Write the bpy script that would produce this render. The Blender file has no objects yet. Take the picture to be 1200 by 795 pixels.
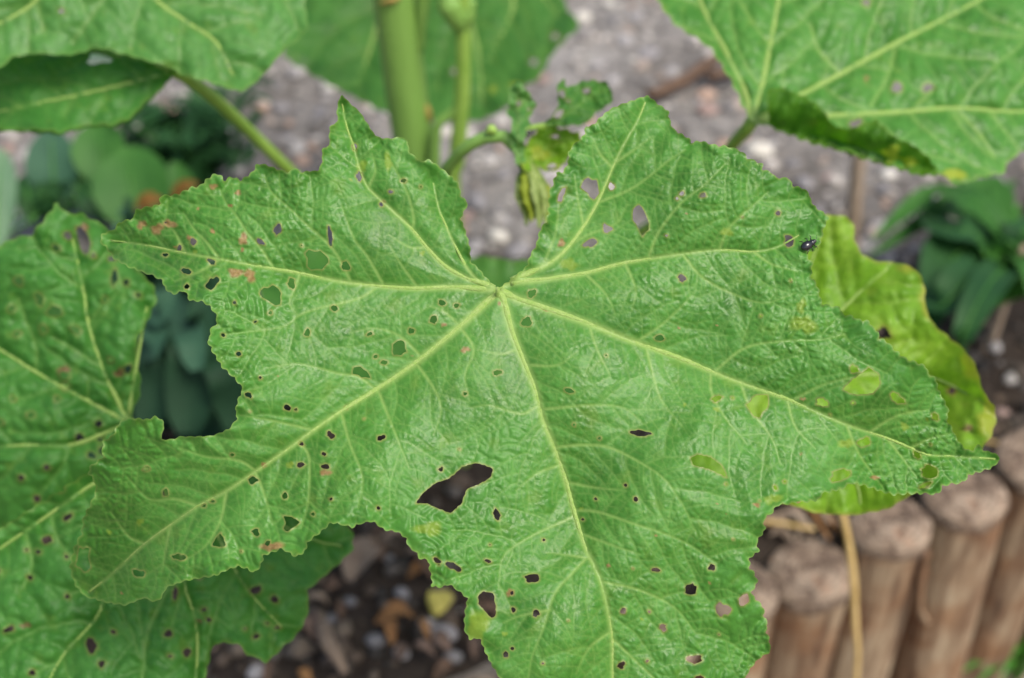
import bpy, bmesh, math, random
import numpy as np
from mathutils import Vector, Matrix
from mathutils import noise as mnoise

# ------------------------------------------------------------------ camera, sky, sun, exposure
THETA = math.radians(40.0)      # camera looks down by this much
H = 0.88                        # camera height above the soil of the bed (m)
FPX = 1847.0                    # focal length in pixels of the 1200x795 photograph
scene = bpy.context.scene
cam_data = bpy.data.cameras.new('camera')
cam = bpy.data.objects.new('camera', cam_data)
scene.collection.objects.link(cam)
cam.location = (0, 0, H)
cam.rotation_euler = (math.pi / 2 - THETA, 0, 0)
cam_data.sensor_width = 36.0
cam_data.lens = 36.0 * FPX / 1200.0
cam_data.clip_start = 0.01
cam_data.clip_end = 1000.0
cam_data.dof.use_dof = True
cam_data.dof.focus_distance = 0.497
cam_data.dof.aperture_fstop = 8.7
cam_data.dof.aperture_blades = 7
scene.camera = cam

SUN_EL, SUN_AZ = math.radians(60), math.radians(138)   # azimuth of the light, 0 = from +Y (beyond the leaf), clockwise
world = bpy.data.worlds.new('World')
scene.world = world
world.use_nodes = True
wn = world.node_tree
sky = wn.nodes.new('ShaderNodeTexSky')
sky.sky_type = 'NISHITA'
sky.sun_disc = False
sky.sun_elevation = SUN_EL
sky.sun_rotation = SUN_AZ
sky.air_density = 1.0
sky.dust_density = 4.0
sky.ozone_density = 1.0
bgn = wn.nodes['Background']
bgn.inputs['Strength'].default_value = 0.085
wn.links.new(sky.outputs['Color'], bgn.inputs['Color'])
sun_data = bpy.data.lights.new('sun', 'SUN')
sun_data.energy = 1.5
sun_data.angle = math.radians(25)
sun_data.color = (1.0, 0.94, 0.84)
sun = bpy.data.objects.new('sun', sun_data)
scene.collection.objects.link(sun)
sd = Vector((math.sin(SUN_AZ) * math.cos(SUN_EL), math.cos(SUN_AZ) * math.cos(SUN_EL), math.sin(SUN_EL)))
sun.rotation_euler = sd.to_track_quat('Z', 'Y').to_euler()
sun.location = sd * 5
scene.view_settings.view_transform = 'Standard'
scene.view_settings.look = 'None'
scene.view_settings.gamma = 1.0
scene.view_settings.exposure = 1.27

# ------------------------------------------------------------------ helpers
COL = scene.collection
rng = random.Random(11)
NR = np.random.default_rng(5)
Fv = np.array([0, math.cos(THETA), -math.sin(THETA)])
Uv = np.array([0, math.sin(THETA), math.cos(THETA)])
Rv = np.array([1.0, 0, 0])
Cv = np.array([0, 0, H])


def pix(px, py, depth):
    """pixel(s) of the photograph + depth along the optical axis -> world point(s)"""
    px = np.asarray(px, float); py = np.asarray(py, float); depth = np.asarray(depth, float)
    d = Fv + ((px - 600) / FPX)[..., None] * Rv + ((397.5 - py) / FPX)[..., None] * Uv
    return Cv + depth[..., None] * d


def ray(px, py):
    return Vector(Fv + (px - 600) / FPX * Rv + (397.5 - py) / FPX * Uv)


def on_z(px, py, z=0.0):
    d = ray(px, py)
    t = (z - H) / d.z
    return Vector((0, 0, H)) + d * t


def on_y(px, py, y):
    d = ray(px, py)
    return Vector((0, 0, H)) + d * (y / d.y)


def P3(px, py, depth):
    return Vector(pix(px, py, depth))


def tag(o, label=None, cat=None, group=None, kind=None):
    if label: o['label'] = label
    if cat: o['category'] = cat
    if group: o['group'] = group
    if kind: o['kind'] = kind
    return o


def empty(name, loc=(0, 0, 0)):
    o = bpy.data.objects.new(name, None)
    o.empty_display_size = 0.02
    o.location = loc
    COL.objects.link(o)
    return o


def link_mesh(name, me, mat, parent=None, smooth=True):
    if mat is not None and not me.materials:
        me.materials.append(mat)
    if smooth:
        me.polygons.foreach_set('use_smooth', np.ones(len(me.polygons), bool))
    o = bpy.data.objects.new(name, me)
    COL.objects.link(o)
    if parent is not None:
        o.parent = parent
        if parent.type == 'EMPTY':          # mesh parents already sit at the world origin
            o.matrix_parent_inverse = Matrix.Translation(-parent.location)
    return o


def mesh_from(name, verts, faces):
    me = bpy.data.meshes.new(name)
    me.from_pydata([tuple(v) for v in verts], [], faces)
    me.update()
    return me


def smooth_line(pts, n):
    """Catmull-Rom through points -> n samples"""
    p = np.asarray([tuple(q) for q in pts], float)
    if len(p) == 2:
        t = np.linspace(0, 1, n)[:, None]
        return p[0] * (1 - t) + p[1] * t
    q = np.vstack([2 * p[0] - p[1], p, 2 * p[-1] - p[-2]])
    seg = np.linalg.norm(np.diff(p, axis=0), axis=1)
    s = np.concatenate([[0], np.cumsum(seg)])
    out = []
    for u in np.linspace(0, s[-1], n):
        k = min(max(np.searchsorted(s, u, 'right') - 1, 0), len(seg) - 1)
        t = (u - s[k]) / max(seg[k], 1e-9)
        a, b, c, d = q[k], q[k + 1], q[k + 2], q[k + 3]
        out.append(0.5 * ((2 * b) + (c - a) * t + (2 * a - 5 * b + 4 * c - d) * t * t + (3 * b - a - 3 * c + d) * t ** 3))
    return np.array(out)


def tube_mesh(name, pts, radii, sides=8, n=None, squash=1.0, jitter=0.0, seed=0):
    n = n or max(6, len(pts) * 5)
    c = smooth_line(pts, n)
    r = np.interp(np.linspace(0, 1, n), np.linspace(0, 1, len(radii)), radii)
    rg = np.random.default_rng(seed)
    tang = np.gradient(c, axis=0)
    tang /= np.linalg.norm(tang, axis=1)[:, None] + 1e-12
    ref = np.array([0.31, 0.2, 0.93]) if abs(tang[:, 2]).mean() < 0.8 else np.array([0.9, 0.3, 0.1])
    verts = []
    for i in range(n):
        a = np.cross(tang[i], ref); a /= np.linalg.norm(a)
        b = np.cross(tang[i], a)
        for k in range(sides):
            w = 2 * math.pi * k / sides
            rr = r[i] * (1 + jitter * rg.uniform(-1, 1))
            verts.append(c[i] + rr * (math.cos(w) * a + squash * math.sin(w) * b))
    faces = []
    for i in range(n - 1):
        for k in range(sides):
            k2 = (k + 1) % sides
            faces.append((i * sides + k, i * sides + k2, (i + 1) * sides + k2, (i + 1) * sides + k))
    faces.append(tuple(range(sides))[::-1])
    faces.append(tuple((n - 1) * sides + k for k in range(sides)))
    return mesh_from(name, verts, faces)


# ------------------------------------------------------------------ materials
def new_mat(name):
    m = bpy.data.materials.new(name)
    m.use_nodes = True
    nt = m.node_tree
    return m, nt, nt.nodes, nt.links, nt.nodes['Principled BSDF']


def ramp(nodes, stops):
    r = nodes.new('ShaderNodeValToRGB')
    el = r.color_ramp.elements
    while len(el) < len(stops):
        el.new(0.5)
    for e, (p, c) in zip(el, stops):
        e.position = p
        e.color = (*c, 1) if len(c) == 3 else c
    return r


def mixc(nt, fac, a, b, blend='MIX'):
    m = nt.nodes.new('ShaderNodeMix')
    m.data_type = 'RGBA'
    m.blend_type = blend
    for sock, v in ((m.inputs['Factor'], fac), (m.inputs['A'], a), (m.inputs['B'], b)):
        if hasattr(v, 'is_output'):
            nt.links.new(v, sock)
        elif isinstance(v, (int, float)):
            sock.default_value = v
        else:
            sock.default_value = (*v, 1)
    return m.outputs['Result']


def noise_node(nt, scale, detail=4, rough=0.55, coord=None, dist=0.0):
    n = nt.nodes.new('ShaderNodeTexNoise')
    n.inputs['Scale'].default_value = scale
    n.inputs['Detail'].default_value = detail
    n.inputs['Roughness'].default_value = rough
    n.inputs['Distortion'].default_value = dist
    if coord is not None:
        nt.links.new(coord, n.inputs['Vector'])
    return n


def leaf_material(name, dark, mid, light, vein, rim, rough=0.5, transl=0.3, spec=0.45, bump=0.3, blotch=(0.16, 0.24, 0.03), blotch_amt=0.25, brown=((0.10, 0.065, 0.025), (0.2, 0.13, 0.06))):
    m, nt, N, L, bsdf = new_mat(name)
    att = N.new('ShaderNodeAttribute'); att.attribute_name = 'mask'      # r vein, g rim, b brown, a yellow
    sep = N.new('ShaderNodeSeparateColor'); L.new(att.outputs['Color'], sep.inputs['Color'])
    att2 = N.new('ShaderNodeAttribute'); att2.attribute_name = 'leafco'
    co = att2.outputs['Vector']
    n1 = noise_node(nt, 0.45, 4, 0.6, co)
    n2 = noise_node(nt, 3.2, 3, 0.6, co)
    r1 = ramp(N, [(0.32, dark), (0.5, mid), (0.72, light)])
    L.new(n1.outputs['Fac'], r1.inputs['Fac'])
    r2 = ramp(N, [(0.35, (0.86, 0.88, 0.86)), (0.65, (1.1, 1.08, 1.1))])
    L.new(n2.outputs['Fac'], r2.inputs['Fac'])
    c = mixc(nt, 1.0, r1.outputs['Color'], r2.outputs['Color'], 'MULTIPLY')
    # yellowish blotches with a shape of their own
    n3 = noise_node(nt, 1.1, 2, 0.5, co)
    r3 = ramp(N, [(0.6, (0, 0, 0)), (0.72, (blotch_amt,) * 3)])
    L.new(n3.outputs['Fac'], r3.inputs['Fac'])
    c = mixc(nt, r3.outputs['Color'], c, blotch)
    # pale pin-prick specks
    vo = N.new('ShaderNodeTexVoronoi'); vo.inputs['Scale'].default_value = 4.5
    L.new(co, vo.inputs['Vector'])
    rv = ramp(N, [(0.03, (0.5, 0.5, 0.5)), (0.07, (0, 0, 0))])
    L.new(vo.outputs['Distance'], rv.inputs['Fac'])
    c = mixc(nt, rv.outputs['Color'], c, (0.3, 0.36, 0.16))
    # tiny pale hairs and dust
    vh = N.new('ShaderNodeTexVoronoi'); vh.inputs['Scale'].default_value = 11
    L.new(co, vh.inputs['Vector'])
    rh = ramp(N, [(0.04, (0.4, 0.4, 0.4)), (0.09, (0, 0, 0))])
    L.new(vh.outputs['Distance'], rh.inputs['Fac'])
    nh = noise_node(nt, 0.8, 2, 0.5, co)
    rh2 = ramp(N, [(0.42, (0, 0, 0)), (0.6, (1, 1, 1))])
    L.new(nh.outputs['Fac'], rh2.inputs['Fac'])
    c = mixc(nt, mixc(nt, 1.0, rh.outputs['Color'], rh2.outputs['Color'], 'MULTIPLY'), c, (0.34, 0.45, 0.27))
    c = mixc(nt, att.outputs['Alpha'], c, (0.26, 0.33, 0.03))
    c = mixc(nt, sep.outputs['Red'], c, vein)
    c = mixc(nt, sep.outputs['Green'], c, rim)
    nb = noise_node(nt, 6, 2, 0.5, co)
    rb = ramp(N, [(0.35, brown[0]), (0.65, brown[1])])
    L.new(nb.outputs['Fac'], rb.inputs['Fac'])
    c = mixc(nt, sep.outputs['Blue'], c, rb.outputs['Color'])
    L.new(c, bsdf.inputs['Base Color'])
    mr = N.new('ShaderNodeMapRange'); mr.inputs['From Min'].default_value = 0.3; mr.inputs['From Max'].default_value = 0.7
    mr.inputs['To Min'].default_value = rough - 0.09; mr.inputs['To Max'].default_value = rough + 0.15
    nr = noise_node(nt, 0.9, 4, 0.65, co)
    L.new(nr.outputs['Fac'], mr.inputs['Value']); L.new(mr.outputs['Result'], bsdf.inputs['Roughness'])
    bsdf.inputs['Specular IOR Level'].default_value = spec
    # fine relief: pores and tiny wrinkles
    v2 = N.new('ShaderNodeTexVoronoi'); v2.inputs['Scale'].default_value = 7.5
    L.new(co, v2.inputs['Vector'])
    n4 = noise_node(nt, 16, 3, 0.6, co)
    add = N.new('ShaderNodeMath'); add.operation = 'MULTIPLY_ADD'; add.inputs[1].default_value = 0.55
    L.new(n4.outputs['Fac'], add.inputs[0]); L.new(v2.outputs['Distance'], add.inputs[2])
    bp = N.new('ShaderNodeBump'); bp.inputs['Strength'].default_value = bump; bp.inputs['Distance'].default_value = 0.0006
    bp.invert = True
    L.new(add.outputs[0], bp.inputs['Height']); L.new(bp.outputs['Normal'], bsdf.inputs['Normal'])
    tr = N.new('ShaderNodeBsdfTranslucent')
    tc = mixc(nt, 1.0, c, (1.5, 1.6, 0.7), 'MULTIPLY')
    L.new(tc, tr.inputs['Color'])
    mx = N.new('ShaderNodeMixShader'); mx.inputs[0].default_value = transl
    L.new(bsdf.outputs[0], mx.inputs[1]); L.new(tr.outputs[0], mx.inputs[2])
    L.new(mx.outputs[0], N['Material Output'].inputs['Surface'])
    return m


def simple_mat(name, c1, c2, scale=40, rough=0.6, transl=0.0, bump=0.0, bscale=None, spec=0.4, stretch=None):
    m, nt, N, L, bsdf = new_mat(name)
    tc = N.new('ShaderNodeTexCoord')
    co = tc.outputs['Object']
    if stretch:
        mp = N.new('ShaderNodeMapping'); mp.inputs['Scale'].default_value = stretch
        L.new(co, mp.inputs['Vector']); co = mp.outputs['Vector']
    n = noise_node(nt, scale, 5, 0.6, co)
    r = ramp(N, [(0.33, c1), (0.67, c2)])
    L.new(n.outputs['Fac'], r.inputs['Fac'])
    L.new(r.outputs['Color'], bsdf.inputs['Base Color'])
    bsdf.inputs['Roughness'].default_value = rough
    bsdf.inputs['Specular IOR Level'].default_value = spec
    if bump:
        nb = noise_node(nt, bscale or scale * 3, 4, 0.6, co)
        bp = N.new('ShaderNodeBump'); bp.inputs['Strength'].default_value = bump; bp.inputs['Distance'].default_value = 0.002
        L.new(nb.outputs['Fac'], bp.inputs['Height']); L.new(bp.outputs['Normal'], bsdf.inputs['Normal'])
    if transl:
        tr = N.new('ShaderNodeBsdfTranslucent')
        L.new(mixc(nt, 1.0, r.outputs['Color'], (1.4, 1.5, 0.7), 'MULTIPLY'), tr.inputs['Color'])
        mx = N.new('ShaderNodeMixShader'); mx.inputs[0].default_value = transl
        L.new(bsdf.outputs[0], mx.inputs[1]); L.new(tr.outputs[0], mx.inputs[2])
        L.new(mx.outputs[0], N['Material Output'].inputs['Surface'])
    return m


M = {}
VEIN = (0.29, 0.43, 0.12)
M['leaf_main'] = leaf_material('hollyhock_leaf', (0.042, 0.155, 0.018), (0.062, 0.208, 0.028), (0.086, 0.248, 0.044), VEIN, (0.24, 0.34, 0.09), rough=0.40, transl=0.27, spec=0.34, bump=0.24, brown=((0.20, 0.13, 0.045), (0.30, 0.215, 0.09)))
M['leaf_soft'] = leaf_material('hollyhock_leaf_soft', (0.032, 0.140, 0.016), (0.046, 0.18, 0.024), (0.064, 0.21, 0.034), (0.17, 0.30, 0.07), (0.15, 0.25, 0.05), rough=0.52, transl=0.28, spec=0.36, bump=0.25)
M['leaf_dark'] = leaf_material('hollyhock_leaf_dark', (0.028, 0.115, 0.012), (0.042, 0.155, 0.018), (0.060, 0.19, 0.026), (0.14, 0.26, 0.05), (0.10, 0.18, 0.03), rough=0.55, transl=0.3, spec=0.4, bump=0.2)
M['leaf_pale'] = leaf_material('hollyhock_leaf_pale', (0.052, 0.175, 0.026), (0.07, 0.215, 0.04), (0.09, 0.25, 0.05), (0.2, 0.3, 0.08), (0.16, 0.27, 0.06), rough=0.5, transl=0.3, spec=0.45, bump=0.2)
M['leaf_yellow'] = leaf_material('hollyhock_leaf_yellowing', (0.11, 0.26, 0.014), (0.16, 0.33, 0.02), (0.23, 0.39, 0.035), (0.25, 0.35, 0.06), (0.30, 0.28, 0.06), rough=0.5, transl=0.4, spec=0.4, bump=0.2, blotch=(0.30, 0.38, 0.06), blotch_amt=0.25)
M['leaf_under'] = leaf_material('hollyhock_leaf_underside', (0.035, 0.12, 0.006), (0.055, 0.165, 0.008), (0.08, 0.21, 0.015), (0.14, 0.26, 0.03), (0.12, 0.22, 0.02), rough=0.6, transl=0.45, spec=0.3, bump=0.2)
M['vein'] = simple_mat('leaf_vein', (0.23, 0.38, 0.07), (0.32, 0.44, 0.13), 900, 0.5, 0.15, 0.4, 2500)
M['stem'] = simple_mat('hollyhock_stem', (0.13, 0.26, 0.045), (0.18, 0.33, 0.07), 60, 0.5, 0.0, 0.3, 300, stretch=(1, 1, 0.12))
M['petiole'] = simple_mat('hollyhock_petiole', (0.20, 0.36, 0.05), (0.27, 0.43, 0.08), 60, 0.5, 0.1)
M['bud'] = simple_mat('hollyhock_bud', (0.10, 0.17, 0.02), (0.26, 0.33, 0.10), 260, 0.55, 0.15, 0.5, 400)
M['ochre'] = simple_mat('stipule', (0.3, 0.2, 0.05), (0.4, 0.28, 0.08), 200, 0.7)
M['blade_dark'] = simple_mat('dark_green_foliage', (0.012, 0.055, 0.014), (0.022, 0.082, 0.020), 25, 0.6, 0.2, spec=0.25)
M['blade_mid'] = simple_mat('mid_green_foliage', (0.028, 0.11, 0.016), (0.045, 0.15, 0.022), 25, 0.58, 0.22, spec=0.28)
M['blade_bright'] = simple_mat('bright_green_foliage', (0.045, 0.17, 0.02), (0.07, 0.22, 0.03), 25, 0.45, 0.22)
M['blade_blue'] = simple_mat('blue_green_foliage', (0.028, 0.082, 0.046), (0.045, 0.115, 0.066), 25, 0.65, 0.1, spec=0.2)
M['blade_grey'] = simple_mat('grey_green_foliage', (0.10, 0.19, 0.10), (0.14, 0.23, 0.13), 25, 0.5, 0.1)
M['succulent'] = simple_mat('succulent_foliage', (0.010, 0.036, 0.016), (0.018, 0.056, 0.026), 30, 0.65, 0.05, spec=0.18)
M['orange'] = simple_mat('withered_orange', (0.15, 0.07, 0.012), (0.22, 0.11, 0.02), 90, 0.7, 0.25)
M['straw'] = simple_mat('straw', (0.42, 0.29, 0.10), (0.55, 0.40, 0.17), 60, 0.65, 0.0, 0.3, 300)
M['stalk'] = simple_mat('dry_stalk', (0.22, 0.16, 0.11), (0.33, 0.26, 0.19), 60, 0.8, 0.0, 0.3, 300)
M['black'] = simple_mat('beetle_shell', (0.006, 0.006, 0.008), (0.012, 0.012, 0.014), 60, 0.12, spec=0.7)
M['white'] = simple_mat('white_flake', (0.6, 0.62, 0.6), (0.78, 0.78, 0.74), 400, 0.7)
M['pebble_white'] = simple_mat('white_pebble', (0.42, 0.40, 0.35), (0.55, 0.52, 0.46), 60, 0.7)
M['dead_brown'] = simple_mat('dead_leaf_brown', (0.07, 0.04, 0.025), (0.13, 0.08, 0.05), 60, 0.8, 0.05, 0.4)
M['dead_tan'] = simple_mat('dead_leaf_tan', (0.16, 0.115, 0.08), (0.24, 0.18, 0.13), 60, 0.8, 0.05, 0.4)
M['dead_orange'] = simple_mat('dead_leaf_orange', (0.16, 0.075, 0.025), (0.23, 0.115, 0.04), 60, 0.8, 0.05, 0.4)
M['dead_yellow'] = simple_mat('fallen_yellow_leaf', (0.38, 0.34, 0.07), (0.48, 0.42, 0.1), 60, 0.7, 0.1, 0.2)
M['bark'] = simple_mat('bark_chip', (0.06, 0.04, 0.03), (0.15, 0.10, 0.075), 80, 0.9, 0.0, 0.6)


def soil_material():
    m, nt, N, L, bsdf = new_mat('bed_soil')
    co = N.new('ShaderNodeTexCoord').outputs['Object']
    n1 = noise_node(nt, 5, 5, 0.6, co)
    n2 = noise_node(nt, 55, 6, 0.65, co)
    n3 = noise_node(nt, 220, 4, 0.6, co)
    r1 = ramp(N, [(0.35, (0.165, 0.152, 0.138)), (0.65, (0.30, 0.285, 0.268))])
    L.new(n1.outputs['Fac'], r1.inputs['Fac'])
    r2 = ramp(N, [(0.3, (0.3, 0.28, 0.27)), (0.52, (1, 1, 1)), (0.75, (1.4, 1.35, 1.32))])
    L.new(n2.outputs['Fac'], r2.inputs['Fac'])
    c = mixc(nt, 1.0, r1.outputs['Color'], r2.outputs['Color'], 'MULTIPLY')
    # humic soil near the logs, spread and darkened to paint leaf shade; sandy further back
    att = N.new('ShaderNodeAttribute'); att.attribute_name = 'humus_shade'
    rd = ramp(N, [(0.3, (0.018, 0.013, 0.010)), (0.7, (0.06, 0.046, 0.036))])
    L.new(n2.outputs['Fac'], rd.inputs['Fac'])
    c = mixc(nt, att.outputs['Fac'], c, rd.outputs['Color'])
    L.new(c, bsdf.inputs['Base Color'])
    bsdf.inputs['Roughness'].default_value = 0.95
    bsdf.inputs['Specular IOR Level'].default_value = 0.2
    ad = N.new('ShaderNodeMath'); ad.operation = 'ADD'
    L.new(n2.outputs['Fac'], ad.inputs[0]); L.new(n3.outputs['Fac'], ad.inputs[1])
    bp = N.new('ShaderNodeBump'); bp.inputs['Strength'].default_value = 0.9; bp.inputs['Distance'].default_value = 0.006
    L.new(ad.outputs[0], bp.inputs['Height']); L.new(bp.outputs['Normal'], bsdf.inputs['Normal'])
    return m


def stone_material():
    m, nt, N, L, bsdf = new_mat('gravel_stone')
    att = N.new('ShaderNodeAttribute'); att.attribute_name = 'tint'
    co = N.new('ShaderNodeTexCoord').outputs['Object']
    n = noise_node(nt, 260, 4, 0.6, co)
    r = ramp(N, [(0.3, (0.75, 0.75, 0.75)), (0.7, (1.2, 1.2, 1.2))])
    L.new(n.outputs['Fac'], r.inputs['Fac'])
    L.new(mixc(nt, 1.0, att.outputs['Color'], r.outputs['Color'], 'MULTIPLY'), bsdf.inputs['Base Color'])
    bsdf.inputs['Roughness'].default_value = 0.8
    return m


def wood_material():
    m, nt, N, L, bsdf = new_mat('log_side')
    co = N.new('ShaderNodeTexCoord').outputs['Object']
    mp = N.new('ShaderNodeMapping'); mp.inputs['Scale'].default_value = (1, 1, 0.10)
    L.new(co, mp.inputs['Vector'])
    n1 = noise_node(nt, 70, 6, 0.65, mp.outputs['Vector'], 0.8)
    r1 = ramp(N, [(0.32, (0.05, 0.030, 0.017)), (0.43, (0.17, 0.112, 0.066)), (0.55, (0.29, 0.215, 0.135)), (0.72, (0.40, 0.33, 0.225))])
    L.new(n1.outputs['Fac'], r1.inputs['Fac'])
    n2 = noise_node(nt, 20, 4, 0.6, co)
    r2 = ramp(N, [(0.42, (1, 1, 1)), (0.62, (0.72, 0.52, 0.40))])
    L.new(n2.outputs['Fac'], r2.inputs['Fac'])
    L.new(mixc(nt, 1.0, r1.outputs['Color'], r2.outputs['Color'], 'MULTIPLY'), bsdf.inputs['Base Color'])
    bsdf.inputs['Roughness'].default_value = 0.8
    n3 = noise_node(nt, 160, 4, 0.6, mp.outputs['Vector'])
    bp = N.new('ShaderNodeBump'); bp.inputs['Strength'].default_value = 0.5; bp.inputs['Distance'].default_value = 0.003
    L.new(n3.outputs['Fac'], bp.inputs['Height']); L.new(bp.outputs['Normal'], bsdf.inputs['Normal'])
    return m


def endgrain_material():
    m, nt, N, L, bsdf = new_mat('log_end_grain')
    co = N.new('ShaderNodeTexCoord').outputs['Object']
    w = N.new('ShaderNodeTexWave'); w.wave_type = 'RINGS'; w.rings_direction = 'Z'
    w.inputs['Scale'].default_value = 70; w.inputs['Distortion'].default_value = 3; w.inputs['Detail'].default_value = 3
    L.new(co, w.inputs['Vector'])
    n = noise_node(nt, 28, 5, 0.65, co)
    r = ramp(N, [(0.32, (0.06, 0.040, 0.026)), (0.45, (0.17, 0.122, 0.085)), (0.58, (0.27, 0.212, 0.155)), (0.72, (0.27, 0.135, 0.07))])
    L.new(n.outputs['Fac'], r.inputs['Fac'])
    rw = ramp(N, [(0.2, (0.82, 0.8, 0.8)), (0.8, (1.08, 1.06, 1.05))])
    L.new(w.outputs['Fac'], rw.inputs['Fac'])
    L.new(mixc(nt, 1.0, r.outputs['Color'], rw.outputs['Color'], 'MULTIPLY'), bsdf.inputs['Base Color'])
    vc = N.new('ShaderNodeTexVoronoi'); vc.feature = 'DISTANCE_TO_EDGE'; vc.inputs['Scale'].default_value = 38
    nw = noise_node(nt, 60, 3, 0.6, co)
    L.new(mixc(nt, 0.03, co, nw.outputs['Color']), vc.inputs['Vector'])
    rc = ramp(N, [(0.015, (0.35, 0.3, 0.28)), (0.06, (1, 1, 1))])
    L.new(vc.outputs['Distance'], rc.inputs['Fac'])
    src = bsdf.inputs['Base Color'].links[0].from_socket
    L.new(mixc(nt, 1.0, src, rc.outputs['Color'], 'MULTIPLY'), bsdf.inputs['Base Color'])
    bsdf.inputs['Roughness'].default_value = 0.9
    n3 = noise_node(nt, 200, 4, 0.6, co)
    bp = N.new('ShaderNodeBump'); bp.inputs['Strength'].default_value = 0.5; bp.inputs['Distance'].default_value = 0.003
    L.new(n3.outputs['Fac'], bp.inputs['Height']); L.new(bp.outputs['Normal'], bsdf.inputs['Normal'])
    return m


M['soil'] = soil_material()
M['stone'] = stone_material()
M['wood'] = wood_material()
M['endgrain'] = endgrain_material()
M['path'] = simple_mat('path_sand', (0.16, 0.12, 0.09), (0.28, 0.23, 0.18), 40, 0.95, 0.0, 0.8, 150, 0.2)

# ------------------------------------------------------------------ ground: raised bed, lower path, log edging line
LOGS = [(868, 690, 92, 0.012), (950, 668, 105, 0.0), (1044, 612, 92, 0.022), (1131, 577, 97, 0.028), (1217, 535, 98, 0.03), (1310, 500, 96, 0.02), (1405, 462, 92, 0.03), (768, 740, 102, 0.0), (668, 788, 102, 0.01), (560, 835, 104, 0.015)]
log_c = []
for (lx, ly, lw, lz) in LOGS:
    p = on_z(lx, ly, lz)
    dep = (p - Vector((0, 0, H))).dot(Vector(Fv))
    log_c.append((p, lw * dep / FPX / 2))
a0, a1 = log_c[1][0], log_c[4][0]
LDIR = (a1 - a0).xy.normalized()
LNRM = Vector((-LDIR.y, LDIR.x))            # points into the bed


def bed_dist(x, y):
    return (x - a0.x) * LNRM.x + (y - a0.y) * LNRM.y


PATH_Z = -0.24


def fbm(x, y, s, seed=0.0):
    return mnoise.fractal(Vector((x * s, y * s, seed)), 1.0, 2.0, 4)


def bed_z(x, y):
    return 0.012 * fbm(x, y, 4) + 0.006 * fbm(x, y, 22, 3.0) - 0.012


# bed: one sheet, fine near the plant and coarse out to the horizon
def axis(lo, hi, step, far):
    a = list(np.arange(lo, hi + 1e-6, step))
    k, out = step, []
    v = hi
    while v < far:
        k *= 1.5; v += k; out.append(v)
    k, pre = step, []
    v = lo
    while v > -far:
        k *= 1.5; v -= k; pre.append(v)
    return np.array(pre[::-1] + a + out)


us = axis(-1.3, 1.2, 0.014, 250)
vs_bed = [0.03]
while vs_bed[-1] < 1.6: vs_bed.append(vs_bed[-1] + 0.014)
k = 0.014
while vs_bed[-1] < 250:
    k *= 1.5; vs_bed.append(vs_bed[-1] + k)


def sheet(name, us, vs, zf, mat, humus_shade=None):
    verts, hum_shade = [], []
    for v in vs:
        for u in us:
            x = a0.x + LDIR.x * u + LNRM.x * v
            y = a0.y + LDIR.y * u + LNRM.y * v
            verts.append((x, y, zf(x, y)))
            if humus_shade: hum_shade.append(humus_shade(u, v, x, y))
    n, m_ = len(us), len(vs)
    faces = [(j * n + i, j * n + i + 1, (j + 1) * n + i + 1, (j + 1) * n + i) for j in range(m_ - 1) for i in range(n - 1)]
    me = mesh_from(name, verts, faces)
    if humus_shade:
        at = me.attributes.new('humus_shade', 'FLOAT', 'POINT')
        at.data.foreach_set('value', hum_shade)
    return tag(link_mesh(name, me, mat), kind='structure')


def humus_shade_f(u, v, x, y):  # dark soil mask, widened on the left to paint shade under the big leaf
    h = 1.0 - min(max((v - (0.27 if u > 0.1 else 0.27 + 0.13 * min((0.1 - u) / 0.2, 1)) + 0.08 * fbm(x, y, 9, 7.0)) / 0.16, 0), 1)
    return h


def bed_h(x, y):
    if abs(x) > 3 or y > 4: return -0.012
    return bed_z(x, y)


sheet('ground', us, vs_bed, bed_h, M['soil'], humus_shade_f)
us2 = axis(-1.3, 1.2, 0.03, 250)
vs_p = [0.02]
k = 0.03
while vs_p[-1] > -1.0: vs_p.append(vs_p[-1] - 0.03)
while vs_p[-1] > -250:
    k *= 1.5; vs_p.append(vs_p[-1] - k)
sheet('path', us2, vs_p[::-1], lambda x, y: PATH_Z + (0.006 * fbm(x, y, 15, 5.0) if abs(x) < 3 and abs(y) < 3 else 0), M['path'])
# earth face between bed and path (behind the logs)
vv, ff = [], []
for i, u in enumerate(us):
    for (dv, z) in ((0.03, bed_h(a0.x + LDIR.x * u + LNRM.x * 0.03, a0.y + LDIR.y * u + LNRM.y * 0.03)), (0.02, PATH_Z - 0.02)):
        vv.append((a0.x + LDIR.x * u + LNRM.x * dv, a0.y + LDIR.y * u + LNRM.y * dv, z))
    if i: ff.append((2 * i - 2, 2 * i, 2 * i + 1, 2 * i - 1))
tag(link_mesh('earth_bank', mesh_from('earth_bank', vv, ff), M['soil']), kind='structure')

# ------------------------------------------------------------------ stones
bm = bmesh.new()
bmesh.ops.create_icosphere(bm, subdivisions=2, radius=1.0)
ico_v = np.array([v.co[:] for v in bm.verts]); ico_f = np.array([[v.index for v in f.verts] for f in bm.faces])
bm.free()
bm = bmesh.new()
bmesh.ops.create_icosphere(bm, subdivisions=1, radius=1.0)
ico1_v = np.array([v.co[:] for v in bm.verts]); ico1_f = np.array([[v.index for v in f.verts] for f in bm.faces])
bm.free()


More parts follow.
